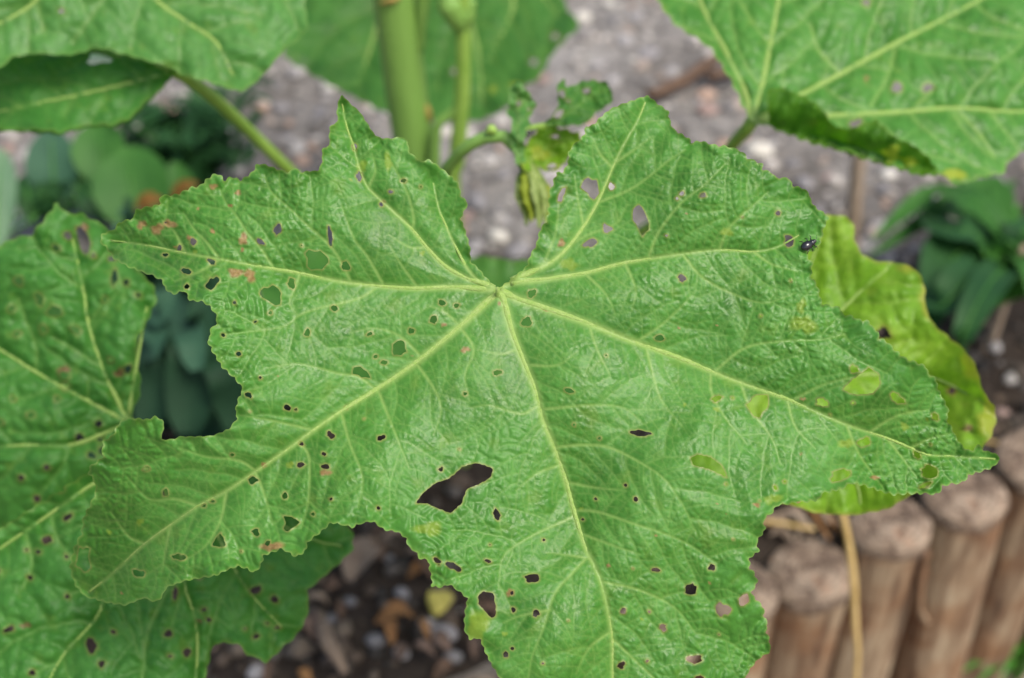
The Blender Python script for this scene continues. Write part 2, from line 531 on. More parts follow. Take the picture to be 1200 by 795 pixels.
def gravel(name, count, smin, smax, tints, region, label, cat, sel=None):
    V, Fc, T = [], [], []
    nv = len(ico1_v)
    i = 0
    while i < count:
        x, y = NR.uniform(*region[0]), NR.uniform(*region[1])
        v = bed_dist(x, y)
        if v < 0.05 or (sel and not sel(x, y, v)):
            continue
        s = smin * (smax / smin) ** (NR.uniform() ** 2.2)
        sc = s * NR.uniform(0.6, 1.1, 3) * np.array([1, 1, 0.65])
        q = ico1_v * (1 + NR.uniform(-0.22, 0.22, (nv, 1)))
        a = NR.uniform(0, 6.28)
        q = q * sc
        q = np.c_[q[:, 0] * math.cos(a) - q[:, 1] * math.sin(a), q[:, 0] * math.sin(a) + q[:, 1] * math.cos(a), q[:, 2]]
        q += (x, y, bed_h(x, y) + sc[2] * 0.35)
        V.append(q); Fc.append(ico1_f + i * nv)
        t = np.array(tints[NR.integers(len(tints))]) * NR.uniform(0.75, 1.15)
        T.append(np.tile(np.append(t, 1.0), (nv, 1)))
        i += 1
    V = np.vstack(V); Fc = np.vstack(Fc)
    me = bpy.data.meshes.new(name)
    me.vertices.add(len(V)); me.vertices.foreach_set('co', V.ravel())
    me.loops.add(Fc.size); me.loops.foreach_set('vertex_index', Fc.ravel())
    me.polygons.add(len(Fc)); me.polygons.foreach_set('loop_start', np.arange(0, Fc.size, 3))
    me.update(calc_edges=True)
    at = me.attributes.new('tint', 'FLOAT_COLOR', 'POINT')
    at.data.foreach_set('color', np.vstack(T).ravel())
    return tag(link_mesh(name, me, M['stone']), label, cat, kind='stuff')


TINTS = [(0.34, 0.315, 0.29), (0.40, 0.375, 0.35), (0.25, 0.23, 0.215), (0.46, 0.44, 0.40), (0.33, 0.27, 0.23), (0.36, 0.25, 0.19), (0.17, 0.16, 0.155), (0.30, 0.285, 0.28)]
gravel('gravel', 7000, 0.0025, 0.014, TINTS, ((-0.95, 0.95), (0.75, 2.2)), 'small grey and mauve gravel scattered over the sandy soil', 'gravel', lambda x, y, v: v > 0.36 or (x > 0.25 and v > 0.2) or NR.uniform() < 0.06)
TD = [(0.03, 0.023, 0.017), (0.05, 0.038, 0.028), (0.08, 0.056, 0.038), (0.022, 0.019, 0.016), (0.13, 0.10, 0.072), (0.08, 0.07, 0.06)]
gravel('soil_crumbs', 3500, 0.003, 0.013, TD, ((-0.75, 0.75), (0.5, 1.35)), 'dark crumbs of earth along the log edging', 'earth', lambda x, y, v: v < (0.3 if x > 0.2 else 0.42))

pebble_meshes = []
for s in range(5):
    rg = np.random.default_rng(40 + s)
    q = ico_v.copy()
    dirs = rg.normal(size=(7, 3))
    bumpv = sum(np.sin(q @ d * 1.3 + rg.uniform(0, 6)) for d in dirs) * 0.045
    q = q * (1 + bumpv)[:, None] * np.array([1, 0.78, 0.55])
    me = mesh_from('pebble', q, [tuple(f) for f in ico_f])
    tints = [(0.30, 0.285, 0.28), (0.21, 0.20, 0.205), (0.27, 0.19, 0.165), (0.15, 0.145, 0.15), (0.36, 0.34, 0.32)]
    at = me.attributes.new('tint', 'FLOAT_COLOR', 'POINT')
    at.data.foreach_set('color', np.tile(np.append(tints[s], 1.0), (len(q), 1)).ravel())
    pebble_meshes.append(me)


def pebble(px, py, wpx, kind=None, label='', group=None, mat=None):
    p = on_z(px, py, -0.005)
    dep = (p - Vector((0, 0, H))).dot(Vector(Fv))
    r = wpx * dep / FPX / 2
    k = kind if kind is not None else rng.randrange(5)
    me = pebble_meshes[k]
    if mat:
        me = me.copy(); me.materials.clear(); me.materials.append(mat)
    o = link_mesh('pebble', me, M['stone'])
    o.scale = (r, r, r)
    o.rotation_euler = (0, 0, rng.uniform(0, 6.28))
    o.location = (p.x, p.y, bed_h(p.x, p.y) + r * 0.3)
    return tag(o, label, 'pebble', group)


pebble(890, 178, 34, 0, 'smooth cream pebble below the petiole of the ragged-edged leaf', mat=M['pebble_white'])
pebble(522, 160, 20, 1, 'bright white pebble between the two upright stems', mat=M['pebble_white'])
pebble(583, 266, 26, 2, 'off-white pebble seen in the notch of the big leaf', mat=M['pebble_white'])
pebble(683, 12, 24, 3, 'whitish pebble beside the leaf behind the stems', mat=M['pebble_white'])
for (x, y, w) in [(560, 232, 30), (607, 285, 34), (558, 283, 22), (575, 190, 22), (640, 205, 24), (735, 40, 26), (762, 55, 30), (700, 70, 20), (790, 70, 22), (830, 130, 26), (745, 15, 18),
                  (905, 165, 16), (925, 190, 22), (945, 215, 26), (975, 205, 20), (960, 240, 18), (1040, 215, 22), (1065, 235, 16), (915, 225, 18), (1180, 470, 20), (1165, 400, 18), (1190, 430, 22),
                  (240, 130, 18), (215, 150, 22), (270, 150, 24), (330, 120, 22), (375, 130, 24), (385, 90, 18), (350, 165, 26), (365, 150, 14), (310, 120, 18), (10, 165, 22), (25, 175, 18), (108, 170, 20), (285, 110, 16),
                  (660, 40, 18), (720, 95, 22), (775, 110, 18), (640, 90, 18), (590, 205, 18), (545, 245, 18), (620, 255, 20), (1000, 225, 14), (1100, 225, 16)]:
    pebble(x + rng.uniform(-4, 4), y + rng.uniform(-4, 4), w, None, 'grey or buff pebble lying on the sandy soil of the bed', 'pebbles on the sandy soil')
for (x, y, w) in [(470, 690, 22), (440, 745, 26), (500, 730, 24), (520, 740, 36), (470, 760, 22), (530, 770, 26), (410, 700, 18), (385, 720, 20), (300, 785, 24), (455, 650, 16)]:
    pebble(x, y, w, rng.choice([0, 1, 3]), 'dull grey stone among dead leaves on dark soil', 'stones on the dark soil')

# ------------------------------------------------------------------ log edging
log_labels = ['short log half hidden behind the jagged leaf margin', 'log with a reddish cut top next to the straw stalk', 'log with frayed bark splinter behind the straw stalk', 'tall pale log standing in the row between splintered and dark-stained logs', 'log at the open end of the row beside the gravel']
for i, ((p, r), (lx, ly, lw, lz)) in enumerate(zip(log_c, LOGS)):
    root = empty('log_post', (p.x, p.y, PATH_Z - 0.03))
    lab = log_labels[i] if i < 5 else ('weathered log further along the edging row past the gravel' if i < 7 else 'log of the edging row under the largest leaf')
    tag(root, lab, 'log post', 'logs of the bed edging')
    rg = np.random.default_rng(100 + i)
    sides, rows = 40, 26
    ph = rg.uniform(0, 6.28, 6)
    z0, z1 = PATH_Z - 0.03, p.z
    V, Fc = [], []
    lean = rg.uniform(-0.01, 0.01, 2)
    def radius(w, t):
        return 0.955 * r * (1 + 0.03 * math.sin(2 * w + ph[0]) + 0.02 * math.sin(3 * w + ph[1]) + 0.012 * math.sin(7 * w + ph[2] + 2 * t) + 0.008 * math.sin(13 * w + ph[3]) + 0.02 * math.sin(4 * t + ph[4]))
    for j in range(rows + 1):
        t = j / rows
        z = z0 + (z1 - 0.006 - z0) * t
        for k2 in range(sides):
            w = 2 * math.pi * k2 / sides
            rr = radius(w, t)
            V.append((p.x + lean[0] * (t - 1) + rr * math.cos(w), p.y + lean[1] * (t - 1) + rr * math.sin(w), z))
    for j in range(rows):
        for k2 in range(sides):
            k3 = (k2 + 1) % sides
            Fc.append((j * sides + k2, j * sides + k3, (j + 1) * sides + k3, (j + 1) * sides + k2))
    o = link_mesh('trunk', mesh_from('trunk', V, Fc), M['wood'], root)
    # cut end: worn, slightly domed, rounded edge
    V, Fc = [], []
    rings = [1.0, 1.05, 1.05, 0.97, 0.6, 0.25]
    tilt = rg.uniform(-0.08, 0.08, 2)
    for q, s in enumerate(rings):
        for k2 in range(sides):
            w = 2 * math.pi * k2 / sides
            rr = radius(w, 1.0) * s * 1.002
            dz = [-0.014, -0.010, -0.003, 0.0005, 0.0015, 0.001][q] + 0.0025 * mnoise.noise(Vector((rr * math.cos(w) * 60, rr * math.sin(w) * 60, i * 3.0)))
            V.append((p.x + rr * math.cos(w), p.y + rr * math.sin(w), z1 + dz + (tilt[0] * rr * math.cos(w) + tilt[1] * rr * math.sin(w)) * (0 if q == 0 else 1)))
    V.append((p.x, p.y, z1 + 0.001))
    for q in range(len(rings) - 1):
        for k2 in range(sides):
            k3 = (k2 + 1) % sides
            Fc.append((q * sides + k2, q * sides + k3, (q + 1) * sides + k3, (q + 1) * sides + k2))
    for k2 in range(sides):
        Fc.append(((len(rings) - 1) * sides + k2, (len(rings) - 1) * sides + (k2 + 1) % sides, len(V) - 1))
    # shift origin to the centre so the rings of the grain follow the log
    V = [(x - p.x, y - p.y, z - z1) for (x, y, z) in V]
    me = mesh_from('cut_end', V, Fc)
    me.materials.append(M['endgrain'])
    me.polygons.foreach_set('use_smooth', np.ones(len(me.polygons), bool))
    o = bpy.data.objects.new('cut_end', me); COL.objects.link(o)
    o.parent = root; o.location = (0, 0, z1 - (PATH_Z - 0.03))
    if i == 2:      # frayed splinter of bark on the right side
        b = Vector((p.x + r * 0.80, p.y - r * 0.55, z1 - 0.012))
        link_mesh('bark_splinter', tube_mesh('bark_splinter', [b, b + Vector((0.001, -0.006, -0.03)), b + Vector((0.004, -0.010, -0.055)), b + Vector((0.010, -0.014, -0.066))], [0.007, 0.006, 0.005, 0.004], 7, 12, 0.6, 0.15), M['wood'], root)


# ------------------------------------------------------------------ hollyhock leaves
class Leaf:
    """A blade traced on a pixel raster; every raster point gets its own depth so that the blade is a curved sheet in space."""

    def __init__(self, outline, depth, grid=4.0, seed=1):
        self.poly = np.asarray(outline, float)
        self.depth = depth
        self.g = grid
        lo = self.poly.min(0) - 3 * grid; hi = self.poly.max(0) + 3 * grid
        self.x0, self.y0 = lo
        self.nx = int((hi[0] - lo[0]) / grid) + 2; self.ny = int((hi[1] - lo[1]) / grid) + 2
        self.X, self.Y = np.meshgrid(self.x0 + grid * np.arange(self.nx), self.y0 + grid * np.arange(self.ny))
        self.rg = np.random.default_rng(seed)
        self.sdf = self.poly_sdf(self.poly, self.X, self.Y)          # negative inside
        self.hole = np.full_like(self.sdf, 1e3)                       # distance to nearest hole (negative in a hole)
        self.d1 = np.full_like(self.sdf, 60.0); self.d2 = np.full_like(self.sdf, 60.0); self.d3 = np.full_like(self.sdf, 60.0)
        self.vmask = np.zeros_like(self.sdf)
        self.brown = np.zeros_like(self.sdf); self.yel = np.zeros_like(self.sdf)
        self.occ = np.zeros((self.ny, self.nx), np.int32)
        self.veins = []

    @staticmethod
    def poly_sdf(P, X, Y):
        d = np.full(X.shape, 1e9); ins = np.zeros(X.shape, bool)
        Q = np.roll(P, -1, 0)
        for (ax, ay), (bx, by) in zip(P, Q):
            ex, ey = bx - ax, by - ay
            L2 = ex * ex + ey * ey
            if L2 < 1e-9: continue
            t = np.clip(((X - ax) * ex + (Y - ay) * ey) / L2, 0, 1)
            np.minimum(d, (X - ax - t * ex) ** 2 + (Y - ay - t * ey) ** 2, out=d)
            if ay != by:
                c = ((ay <= Y) & (by > Y)) | ((by <= Y) & (ay > Y))
                ins ^= c & (X < ax + (Y - ay) * ex / ey)
        d = np.sqrt(d)
        return np.where(ins, -d, d)

    def win(self, cx, cy, r):
        g = self.g
        i0 = max(int((cx - r - self.x0) / g), 0); i1 = min(int((cx + r - self.x0) / g) + 2, self.nx)
        j0 = max(int((cy - r - self.y0) / g), 0); j1 = min(int((cy + r - self.y0) / g) + 2, self.ny)
        return slice(j0, j1), slice(i0, i1)

    def add_holes(self, holes):
        for h in holes:
            if np.isscalar(h[0]):
                if True:
                    cx, cy, rx, ry = h[:4]; rot = math.radians(h[4]) if len(h) == 5 else self.rg.uniform(-0.5, 0.5)
                    n = 14
                    w = np.linspace(0, 2 * math.pi, n, endpoint=False)
                    k = 1 + self.rg.uniform(-0.26, 0.26, n) + 0.10 * np.sin(2 * w + self.rg.uniform(0, 6)) + 0.09 * np.sin(3 * w + self.rg.uniform(0, 6))
                    ux, uy = rx * k * np.cos(w), ry * k * np.sin(w)
                    P = np.c_[cx + ux * math.cos(rot) - uy * math.sin(rot), cy + ux * math.sin(rot) + uy * math.cos(rot)]
            else:
                P = np.asarray(h, float)
            if not np.isscalar(h[0]): P = jag(P, 0.9, 2.2, len(P), lobes=False)
            c = P.mean(0); r = np.abs(P - c).max() + 12
            s = self.win(c[0], c[1], r)
            if self.X[s].size == 0: continue
            self.hole[s] = np.minimum(self.hole[s], self.poly_sdf(P, self.X[s], self.Y[s]))

    def add_spots(self, spots, field):
        for (cx, cy, rx, ry) in spots:
            s = self.win(cx, cy, max(rx, ry) * 1.6 + 3)
            w = np.arctan2(self.Y[s] - cy, self.X[s] - cx)
            ph = self.rg.uniform(0, 6, 3)
            k = 1 + 0.2 * np.sin(2 * w + ph[0]) + 0.15 * np.sin(3 * w + ph[1]) + 0.1 * np.sin(5 * w + ph[2])
            d = np.hypot((self.X[s] - cx) / (rx * k), (self.Y[s] - cy) / (ry * k))
            field[s] = np.maximum(field[s], np.clip((1.25 - d) / 0.5, 0, 1))

    def stamp(self, pts, level, w0, w1, col):
        """draw a vein polyline into the distance fields"""
        pts = np.asarray(pts, float)
        R = {1: 58, 2: 34, 3: 16}[level]
        n = len(pts) - 1
        for i in range(n):
            a, b = pts[i], pts[i + 1]
            m = (a + b) / 2
            s = self.win(m[0], m[1], R + np.hypot(*(b - a)) / 2)
            X, Y = self.X[s], self.Y[s]
            if X.size == 0: continue
            e = b - a; L2 = e @ e + 1e-9
            t = np.clip(((X - a[0]) * e[0] + (Y - a[1]) * e[1]) / L2, 0, 1)
            d = np.hypot(X - a[0] - t * e[0], Y - a[1] - t * e[1])
            self.d3[s] = np.minimum(self.d3[s], d)
            if level <= 2: self.d2[s] = np.minimum(self.d2[s], d)
            if level == 1: self.d1[s] = np.minimum(self.d1[s], d)
            w = w0 + (w1 - w0) * (i + 0.5) / n
            cc = col if np.isscalar(col) else col[0] + (col[1] - col[0]) * (i + 0.5) / n
            self.vmask[s] = np.maximum(self.vmask[s], cc * np.exp(-(d / max(w, self.g * 0.45)) ** 2))

    def dense(self, pts, step=4.0):
        L = np.linalg.norm(np.diff(np.asarray(pts, float), axis=0), axis=1).sum()
        return smooth_line(np.c_[np.asarray(pts, float), np.zeros(len(pts))], max(3, int(L / step)))[:, :2]

    def mark(self, pts, vid):
        for x, y in pts:
            i, j = int((x - self.x0) / self.g), int((y - self.y0) / self.g)
            if 0 <= i < self.nx and 0 <= j < self.ny: self.occ[j, i] = vid

    def at(self, F, x, y):
        i = min(max(int((x - self.x0) / self.g + 0.5), 0), self.nx - 1); j = min(max(int((y - self.y0) / self.g + 0.5), 0), self.ny - 1)
        return F[j, i]

    def vein(self, pts, level, w0, w1, col):
        p = self.dense(pts)
        self.stamp(p, level, w0, w1, col)
        self.veins.append((p, level))
        self.mark(self.dense(pts, self.g * 0.7), len(self.veins))

    def grow(self, levels_from, level, spacing, ang, maxlen, w0, w1, col, minlen=10, clear=4):
        """veins that branch off the existing ones and stop when they meet another vein, a hole or the margin"""
        src = [(k + 1, p) for k, (p, l) in enumerate(self.veins) if l in levels_from]
        for vid, p in src:
            seg = np.linalg.norm(np.diff(p, axis=0), axis=1); s = np.concatenate([[0], np.cumsum(seg)])
            for side in (-1, 1):
                u = self.rg.uniform(0.5, 1.0) * spacing
                while u < s[-1] - 2:
                    k = min(np.searchsorted(s, u) , len(p) - 1)
                    q = p[k].copy(); t = p[min(k + 1, len(p) - 1)] - p[max(k - 1, 0)]
                    t = t / (np.hypot(*t) + 1e-9)
                    a = side * math.radians(ang + self.rg.uniform(-9, 9))
                    d = np.array([t[0] * math.cos(a) - t[1] * math.sin(a), t[0] * math.sin(a) + t[1] * math.cos(a)])
                    line = [q.copy()]; L = 0; ok = True
                    bend = -side * self.rg.uniform(0.2, 0.9) / maxlen; wob = self.rg.uniform(0, 6)
                    new_id = len(self.veins) + 1
                    while L < maxlen:
                        st = self.g * 1.4
                        da = bend * st + 0.10 * math.sin(L * 0.16 + wob) * st / 6
                        d = np.array([d[0] * math.cos(da) - d[1] * math.sin(da), d[0] * math.sin(da) + d[1] * math.cos(da)])
                        q = q + d * st; L += st
                        if self.at(self.sdf, *q) > -2 or self.at(self.hole, *q) < 1: break
                        line.append(q.copy())
                        i, j = int((q[0] - self.x0) / self.g), int((q[1] - self.y0) / self.g)
                        o = self.occ[max(j - 1, 0):j + 2, max(i - 1, 0):i + 2]
                        if L > clear and ((o != 0) & (o != vid)).any(): break
                        if L > 3 * clear and (o == vid).any(): break
                    if L >= minlen and len(line) > 2:
                        line = np.array(line)
                        self.stamp(line, level, w0, w1, col)
                        self.veins.append((line, level)); self.mark(line, new_id)
                    u += spacing * self.rg.uniform(0.7, 1.3)

    def voronoi(self, size, stretch=1.0, seed=0):
        rg = np.random.default_rng(seed)
        wx = 0.35 * size * np.sin(self.Y / (size * 1.7) + 1.3) + 0.3 * size * np.sin(self.X / (size * 2.6))
        u = (self.X + wx) / size; v = (self.Y + 0.3 * size * np.sin(self.X / (size * 1.9))) / (size * stretch)
        iu, iv = np.floor(u).astype(int), np.floor(v).astype(int)
        J = rg.uniform(0.08, 0.92, (256, 256, 2)); K = rg.uniform(0, 1, (256, 256))
        f1 = np.full(u.shape, 9.0); f2 = np.full(u.shape, 9.0); idv = np.zeros(u.shape)
        for a in (-1, 0, 1):
            for b in (-1, 0, 1):
                ii, jj = (iu + a) & 255, (iv + b) & 255
                d = np.hypot(iu + a + J[ii, jj, 0] - u, iv + b + J[ii, jj, 1] - v)
                c = d < f1
                f2 = np.where(c, f1, np.minimum(f2, d)); idv = np.where(c, K[ii, jj], idv); f1 = np.where(c, d, f1)
        return (f2 - f1) * size, idv

    def build(self, name, mat, parent, relief, label=None, rimw=2.0, rimhole=2.6):
        """relief: raster of height (m) towards the viewer"""
        self.D = self.depth(self.X, self.Y) - relief
        S = np.maximum(self.sdf, -self.hole)
        ins = S < 0
        pos = pix(self.X, self.Y, self.D)
        rim = np.maximum(0.65 * np.exp(-(self.sdf / rimw) ** 2), 0.6 * np.exp(-(self.hole / rimhole) ** 2))
        self.brown = np.maximum(self.brown, 0.45 * np.exp(-(self.hole / 1.2) ** 2))
        att = np.stack([np.clip(self.vmask, 0, 1), np.clip(rim, 0, 1), np.clip(self.brown, 0, 1), np.clip(self.yel, 0, 1)], -1)
        dref = float(np.median(self.D[ins]))
        co = np.stack([self.X, self.Y, np.zeros_like(self.X)], -1) * (dref / FPX * 100)       # centimetres on the blade
        idx = -np.ones(S.shape, int)
        idx[ins] = np.arange(ins.sum())
        V = [pos[ins]]; A = [att[ins]]; Cc = [co[ins]]
        nv = int(ins.sum())
        q = ins[:-1, :-1] & ins[:-1, 1:] & ins[1:, 1:] & ins[1:, :-1]
        quads = np.stack([idx[:-1, :-1][q], idx[1:, :-1][q], idx[1:, 1:][q], idx[:-1, 1:][q]], -1)
        some = (ins[:-1, :-1] | ins[:-1, 1:] | ins[1:, 1:] | ins[1:, :-1]) & ~q
        ev, eV, eA, eC, polys = {}, [], [], [], []

        def cross(a, b):
            key = (a, b) if a < b else (b, a)
            if key not in ev:
                sa, sb = S[a], S[b]
                t = min(max(sa / (sa - sb), 0.02), 0.98)
                ev[key] = nv + len(eV)
                eV.append(pos[a] * (1 - t) + pos[b] * t); eA.append(att[a] * (1 - t) + att[b] * t); eC.append(co[a] * (1 - t) + co[b] * t)
            return ev[key]
        for j, i in zip(*np.nonzero(some)):
            cs = [(j, i), (j + 1, i), (j + 1, i + 1), (j, i + 1)]
            poly = []
            for k in range(4):
                a, b = cs[k], cs[(k + 1) % 4]
                if ins[a]: poly.append(int(idx[a]))
                if ins[a] != ins[b]: poly.append(cross(a, b))
            if len(poly) >= 3: polys.append(poly)
        if eV:
            V.append(np.array(eV)); A.append(np.array(eA)); Cc.append(np.array(eC))
        V = np.vstack(V); A = np.vstack(A); Cc = np.vstack(Cc)
        loops = np.concatenate([quads.ravel(), np.array([k for p in polys for k in p], int)])
        lens = np.concatenate([np.full(len(quads), 4), np.array([len(p) for p in polys], int)])
        me = bpy.data.meshes.new(name)
        me.vertices.add(len(V)); me.vertices.foreach_set('co', V.ravel())
        me.loops.add(len(loops)); me.loops.foreach_set('vertex_index', loops)
        me.polygons.add(len(lens)); me.polygons.foreach_set('loop_start', np.concatenate([[0], np.cumsum(lens)[:-1]]))
        me.update(calc_edges=True); me.validate()
        a = me.attributes.new('mask', 'FLOAT_COLOR', 'POINT'); a.data.foreach_set('color', A.ravel())
        a = me.attributes.new('leafco', 'FLOAT_VECTOR', 'POINT'); a.data.foreach_set('vector', Cc.ravel())
        self.obj = link_mesh(name, me, mat, parent)
        if label: self.obj['label'] = label
        return self.obj

    def surf(self, x, y):
        u = (np.asarray(x, float) - self.x0) / self.g; v = (np.asarray(y, float) - self.y0) / self.g
        i = np.clip(u.astype(int), 0, self.nx - 2); j = np.clip(v.astype(int), 0, self.ny - 2)
        fu, fv = u - i, v - j
        d = self.D[j, i] * (1 - fu) * (1 - fv) + self.D[j, i + 1] * fu * (1 - fv) + self.D[j + 1, i] * (1 - fu) * fv + self.D[j + 1, i + 1] * fu * fv
        return d

    def ridge(self, pts, w0, w1, mat, lift=0.15, fade=0.0):
        """a primary vein as a rounded rib that lies half sunk in the blade"""
        p = self.dense(pts, 5)
        S = np.array([max(self.at(self.sdf, *q), -self.at(self.hole, *q)) for q in p])
        p = p[S < -1.0]
        if len(p) < 3: return
        d = self.surf(p[:, 0], p[:, 1])
        k = np.ones(13) / 13
        if len(d) > 14: d = np.convolve(np.pad(d, 6, 'edge'), k, 'valid')
        r = np.linspace(w0, w1, len(p)) / 2 * d / FPX
        c = pix(p[:, 0], p[:, 1], d - np.linspace(lift, lift - fade, len(p)) * r)
        return link_mesh('vein', tube_mesh('vein', c, r, 12, len(p), 1.0, 0.02, 3), mat, self.obj)


def jag(poly, amp, step, seed, closed=True, lobes=True):
    """resample an outline and add rounded teeth of uneven size"""
    rg = np.random.default_rng(seed)
    P = np.asarray(poly, float)
    Q = np.vstack([P, P[:1]])
    seg = np.linalg.norm(np.diff(Q, axis=0), axis=1); s = np.concatenate([[0], np.cumsum(seg)])
    n = int(s[-1] / step)
    u = np.linspace(0, s[-1], n, endpoint=False)
    x = np.interp(u, s, Q[:, 0]); y = np.interp(u, s, Q[:, 1])
    tx, ty = np.gradient(x), np.gradient(y)
    L = np.hypot(tx, ty) + 1e-9
    area = 0.5 * np.sum(x * np.roll(y, -1) - np.roll(x, -1) * y)
    sg = 1 if area > 0 else -1
    nx, ny = sg * ty / L, -sg * tx / L
    per = step * 5
    phase = np.cumsum(rg.uniform(0.6, 1.4, n)) * step / per
    a = amp * np.interp(u, np.linspace(0, s[-1], 30), rg.uniform(0.3, 1.2, 30))
    t = a * (np.abs(np.sin(math.pi * phase)) - 0.5) if lobes else a * rg.uniform(-1, 1, n)
    return np.c_[x + nx * t, y + ny * t]


plant = empty('hollyhock_plant', tuple(on_y(510, 520, 0.917)))
plant.location.z = 0
tag(plant, 'hollyhock plant with big hole-ridden lobed leaves and upright green stems', 'plant')

# ---- the big leaf
MAIN = [(582.7, 339), (570.6, 326.8), (560.5, 314.8), (551.5, 306.7), (550.5, 288.6), (544.4, 268.5), (539.4, 256.4), (548.5, 238.3), (540.4, 230.2), (537.4, 218.1), (532.3, 210), (523.5, 203),
        (513.4, 194.6), (501.3, 186.6), (493.3, 190.6), (479.2, 177.5), (478.2, 166.4), (471.1, 160.4), (459, 162.4), (447, 162.4), (439, 158.4), (428.9, 142.3), (420.8, 130.2), (410.7, 122.1), (400.7, 111),
        (396.6, 118), (394.6, 132.2), (396.6, 142.3), (386.6, 148.3), (385.6, 160.4), (386.6, 170.5), (377.5, 174.5), (377.5, 190.6), (372.5, 200.7), (360.4, 200.7), (353.4, 202.7), (345.3, 196.6), (338.3, 202.7),
        (324.2, 198.7), (313.4, 194), (301.3, 192), (296.3, 202), (282.2, 212.2), (271, 207.2), (264, 212.2), (255, 203.2), (245, 208.2), (234.9, 218.3), (222.8, 220.3), (212.8, 226.3), (202.7, 229.3), (188.6, 229.3),
        (186.6, 240.4), (160.4, 245.4), (156.4, 250.5), (158, 255.5), (140.3, 260.5), (132.2, 270.6), (120, 273.6), (117, 282.7), (126.2, 292.7), (133.2, 302.8), (150.3, 312.9), (176, 322), (190.4, 328.2), (193.4, 338.3),
        (202.5, 345.3), (216.6, 340.3), (222.6, 352.3), (236.7, 353.4), (245.8, 358.4), (252.8, 368.5), (254.8, 378.5), (244.8, 388.6), (247.8, 392.6), (242.7, 398.7), (250.8, 414.8), (260.9, 430.9), (275, 442.9), (285, 456),
        (279, 468.5), (276, 480.5), (278, 490.6), (268.9, 502.7), (252.8, 509.7), (242.7, 511.7), (210.5, 511.7), (204.5, 514.8), (188.4, 515.8), (192.4, 498.7), (190.4, 492.6), (182.3, 487.6), (174.3, 491.6), (160.2, 490.6),
        (146.1, 490.6), (138, 498.7), (132, 510.7), (120.4, 518.2), (120.4, 536.4), (106.3, 546.4), (103.3, 554.5), (110.3, 562.5), (113, 576), (106, 592), (98, 606), (96, 625), (86, 645), (82, 665), (88, 685), (100, 699), (125, 706),
        (146.6, 709.7), (168.7, 700.7), (180.8, 705.7), (188.8, 701.7), (195, 688.6), (217, 680.5), (241, 676.5), (253, 674.5), (265.4, 668), (280.4, 663), (298.5, 671), (306.6, 661), (308.6, 650.9), (330.7, 642.8), (346.8, 652.9),
        (356.9, 646.8), (360.9, 634.8), (379, 620.7), (387.1, 612.6), (401.2, 614.6), (412, 618.5), (424, 613), (437.2, 610.8), (450.3, 621), (466.4, 623.3), (476.5, 631.3), (478.5, 640.4), (486.6, 646.4), (492.6, 655.5), (501.7, 655.5),
        (503.7, 668.6), (506.7, 680.7), (504.7, 686.7), (514.8, 688.7), (526.8, 684.7), (540.9, 694.8), (548, 702), (544.4, 721.6), (544.4, 737.7), (550.5, 749.8), (562.5, 747.7), (568.6, 763.9), (576.6, 780), (586.7, 796),
        (598, 815), (604, 832), (620, 838), (634, 856), (652, 862), (668, 880), (690, 884), (712, 903), (728, 915), (742, 900), (760, 892), (772, 872), (796, 866), (806, 846), (832, 840), (840, 822), (862, 814),
        (872.7, 796), (878.8, 784), (888.9, 771.9), (903, 763.9), (900.9, 747.7), (896.9, 739.7), (899.9, 731.6), (894.9, 721.6), (894.9, 712.5), (880.8, 697.4), (880.8, 692.4), (887.8, 683.3), (884.8, 673.3), (877.8, 665.2),
        (878.2, 653), (889.2, 647.5), (886.6, 633.8), (896.6, 620.7), (894.6, 608.6), (904.7, 600.5), (909.7, 592.5), (928.9, 589.5), (945, 588), (959, 586.4), (963, 578.4), (985.2, 573.4), (997.3, 566), (1013.4, 569.3), (1030, 575),
        (1048.6, 580), (1072.7, 578), (1098.9, 579), (1105, 569), (1129, 565), (1135.2, 556.9), (1161.3, 548.9), (1172.4, 538.8), (1165.4, 530.7), (1153.3, 528.7), (1145.2, 519.7), (1141.2, 528.7), (1131.1, 526.7), (1121.1, 514.6),
        (1115, 500.5), (1109, 492.5), (1112, 482.4), (1105, 466.3), (1098.9, 456.2), (1096.9, 444.2), (1086.8, 438.1), (1085.8, 430), (1074.8, 425), (1062.7, 422), (1047, 409), (1037, 399), (1029, 397), (1029, 388.9), (1022, 383.8),
        (1018.9, 376.8), (1004.8, 374.8), (998.8, 370.7), (986.7, 368.7), (984.7, 360.7), (972.6, 358.7), (962.5, 356.6), (960.5, 346.6), (957.5, 333.5), (950.5, 325.4), (951.5, 308.3), (945.4, 300.3), (946.4, 295.2), (954.5, 293.2),
        (962.5, 282.1), (964.6, 268), (971, 256.8), (967, 250.7), (957, 244.7), (950, 236.6), (949, 228.6), (940.9, 220.5), (928.9, 218.5), (924.8, 209.5), (908.7, 208.5), (902.7, 201.4), (893.6, 200.4), (893.6, 192.3), (876.5, 186.3),
        (869.5, 178.3), (854.4, 172.2), (834.2, 170.2), (820, 165.2), (809.4, 168.5), (807.4, 162.5), (789.3, 152.4), (784.2, 140.3), (783.2, 130.3), (771, 122.2), (759, 112.1), (747, 116.2), (728.9, 122.2), (714.8, 128.3), (702.7, 138.3),
        (696.6, 146.4), (686.6, 148.4), (684.6, 158.5), (672.5, 170.5), (666.4, 176.6), (666.4, 188.7), (660.4, 202.7), (652.3, 202.7), (648, 216), (644, 228), (642.3, 249), (641, 260.4), (633, 268.5), (629, 286.6), (621, 300.7), (617, 312.7), (600.8, 326.8)]

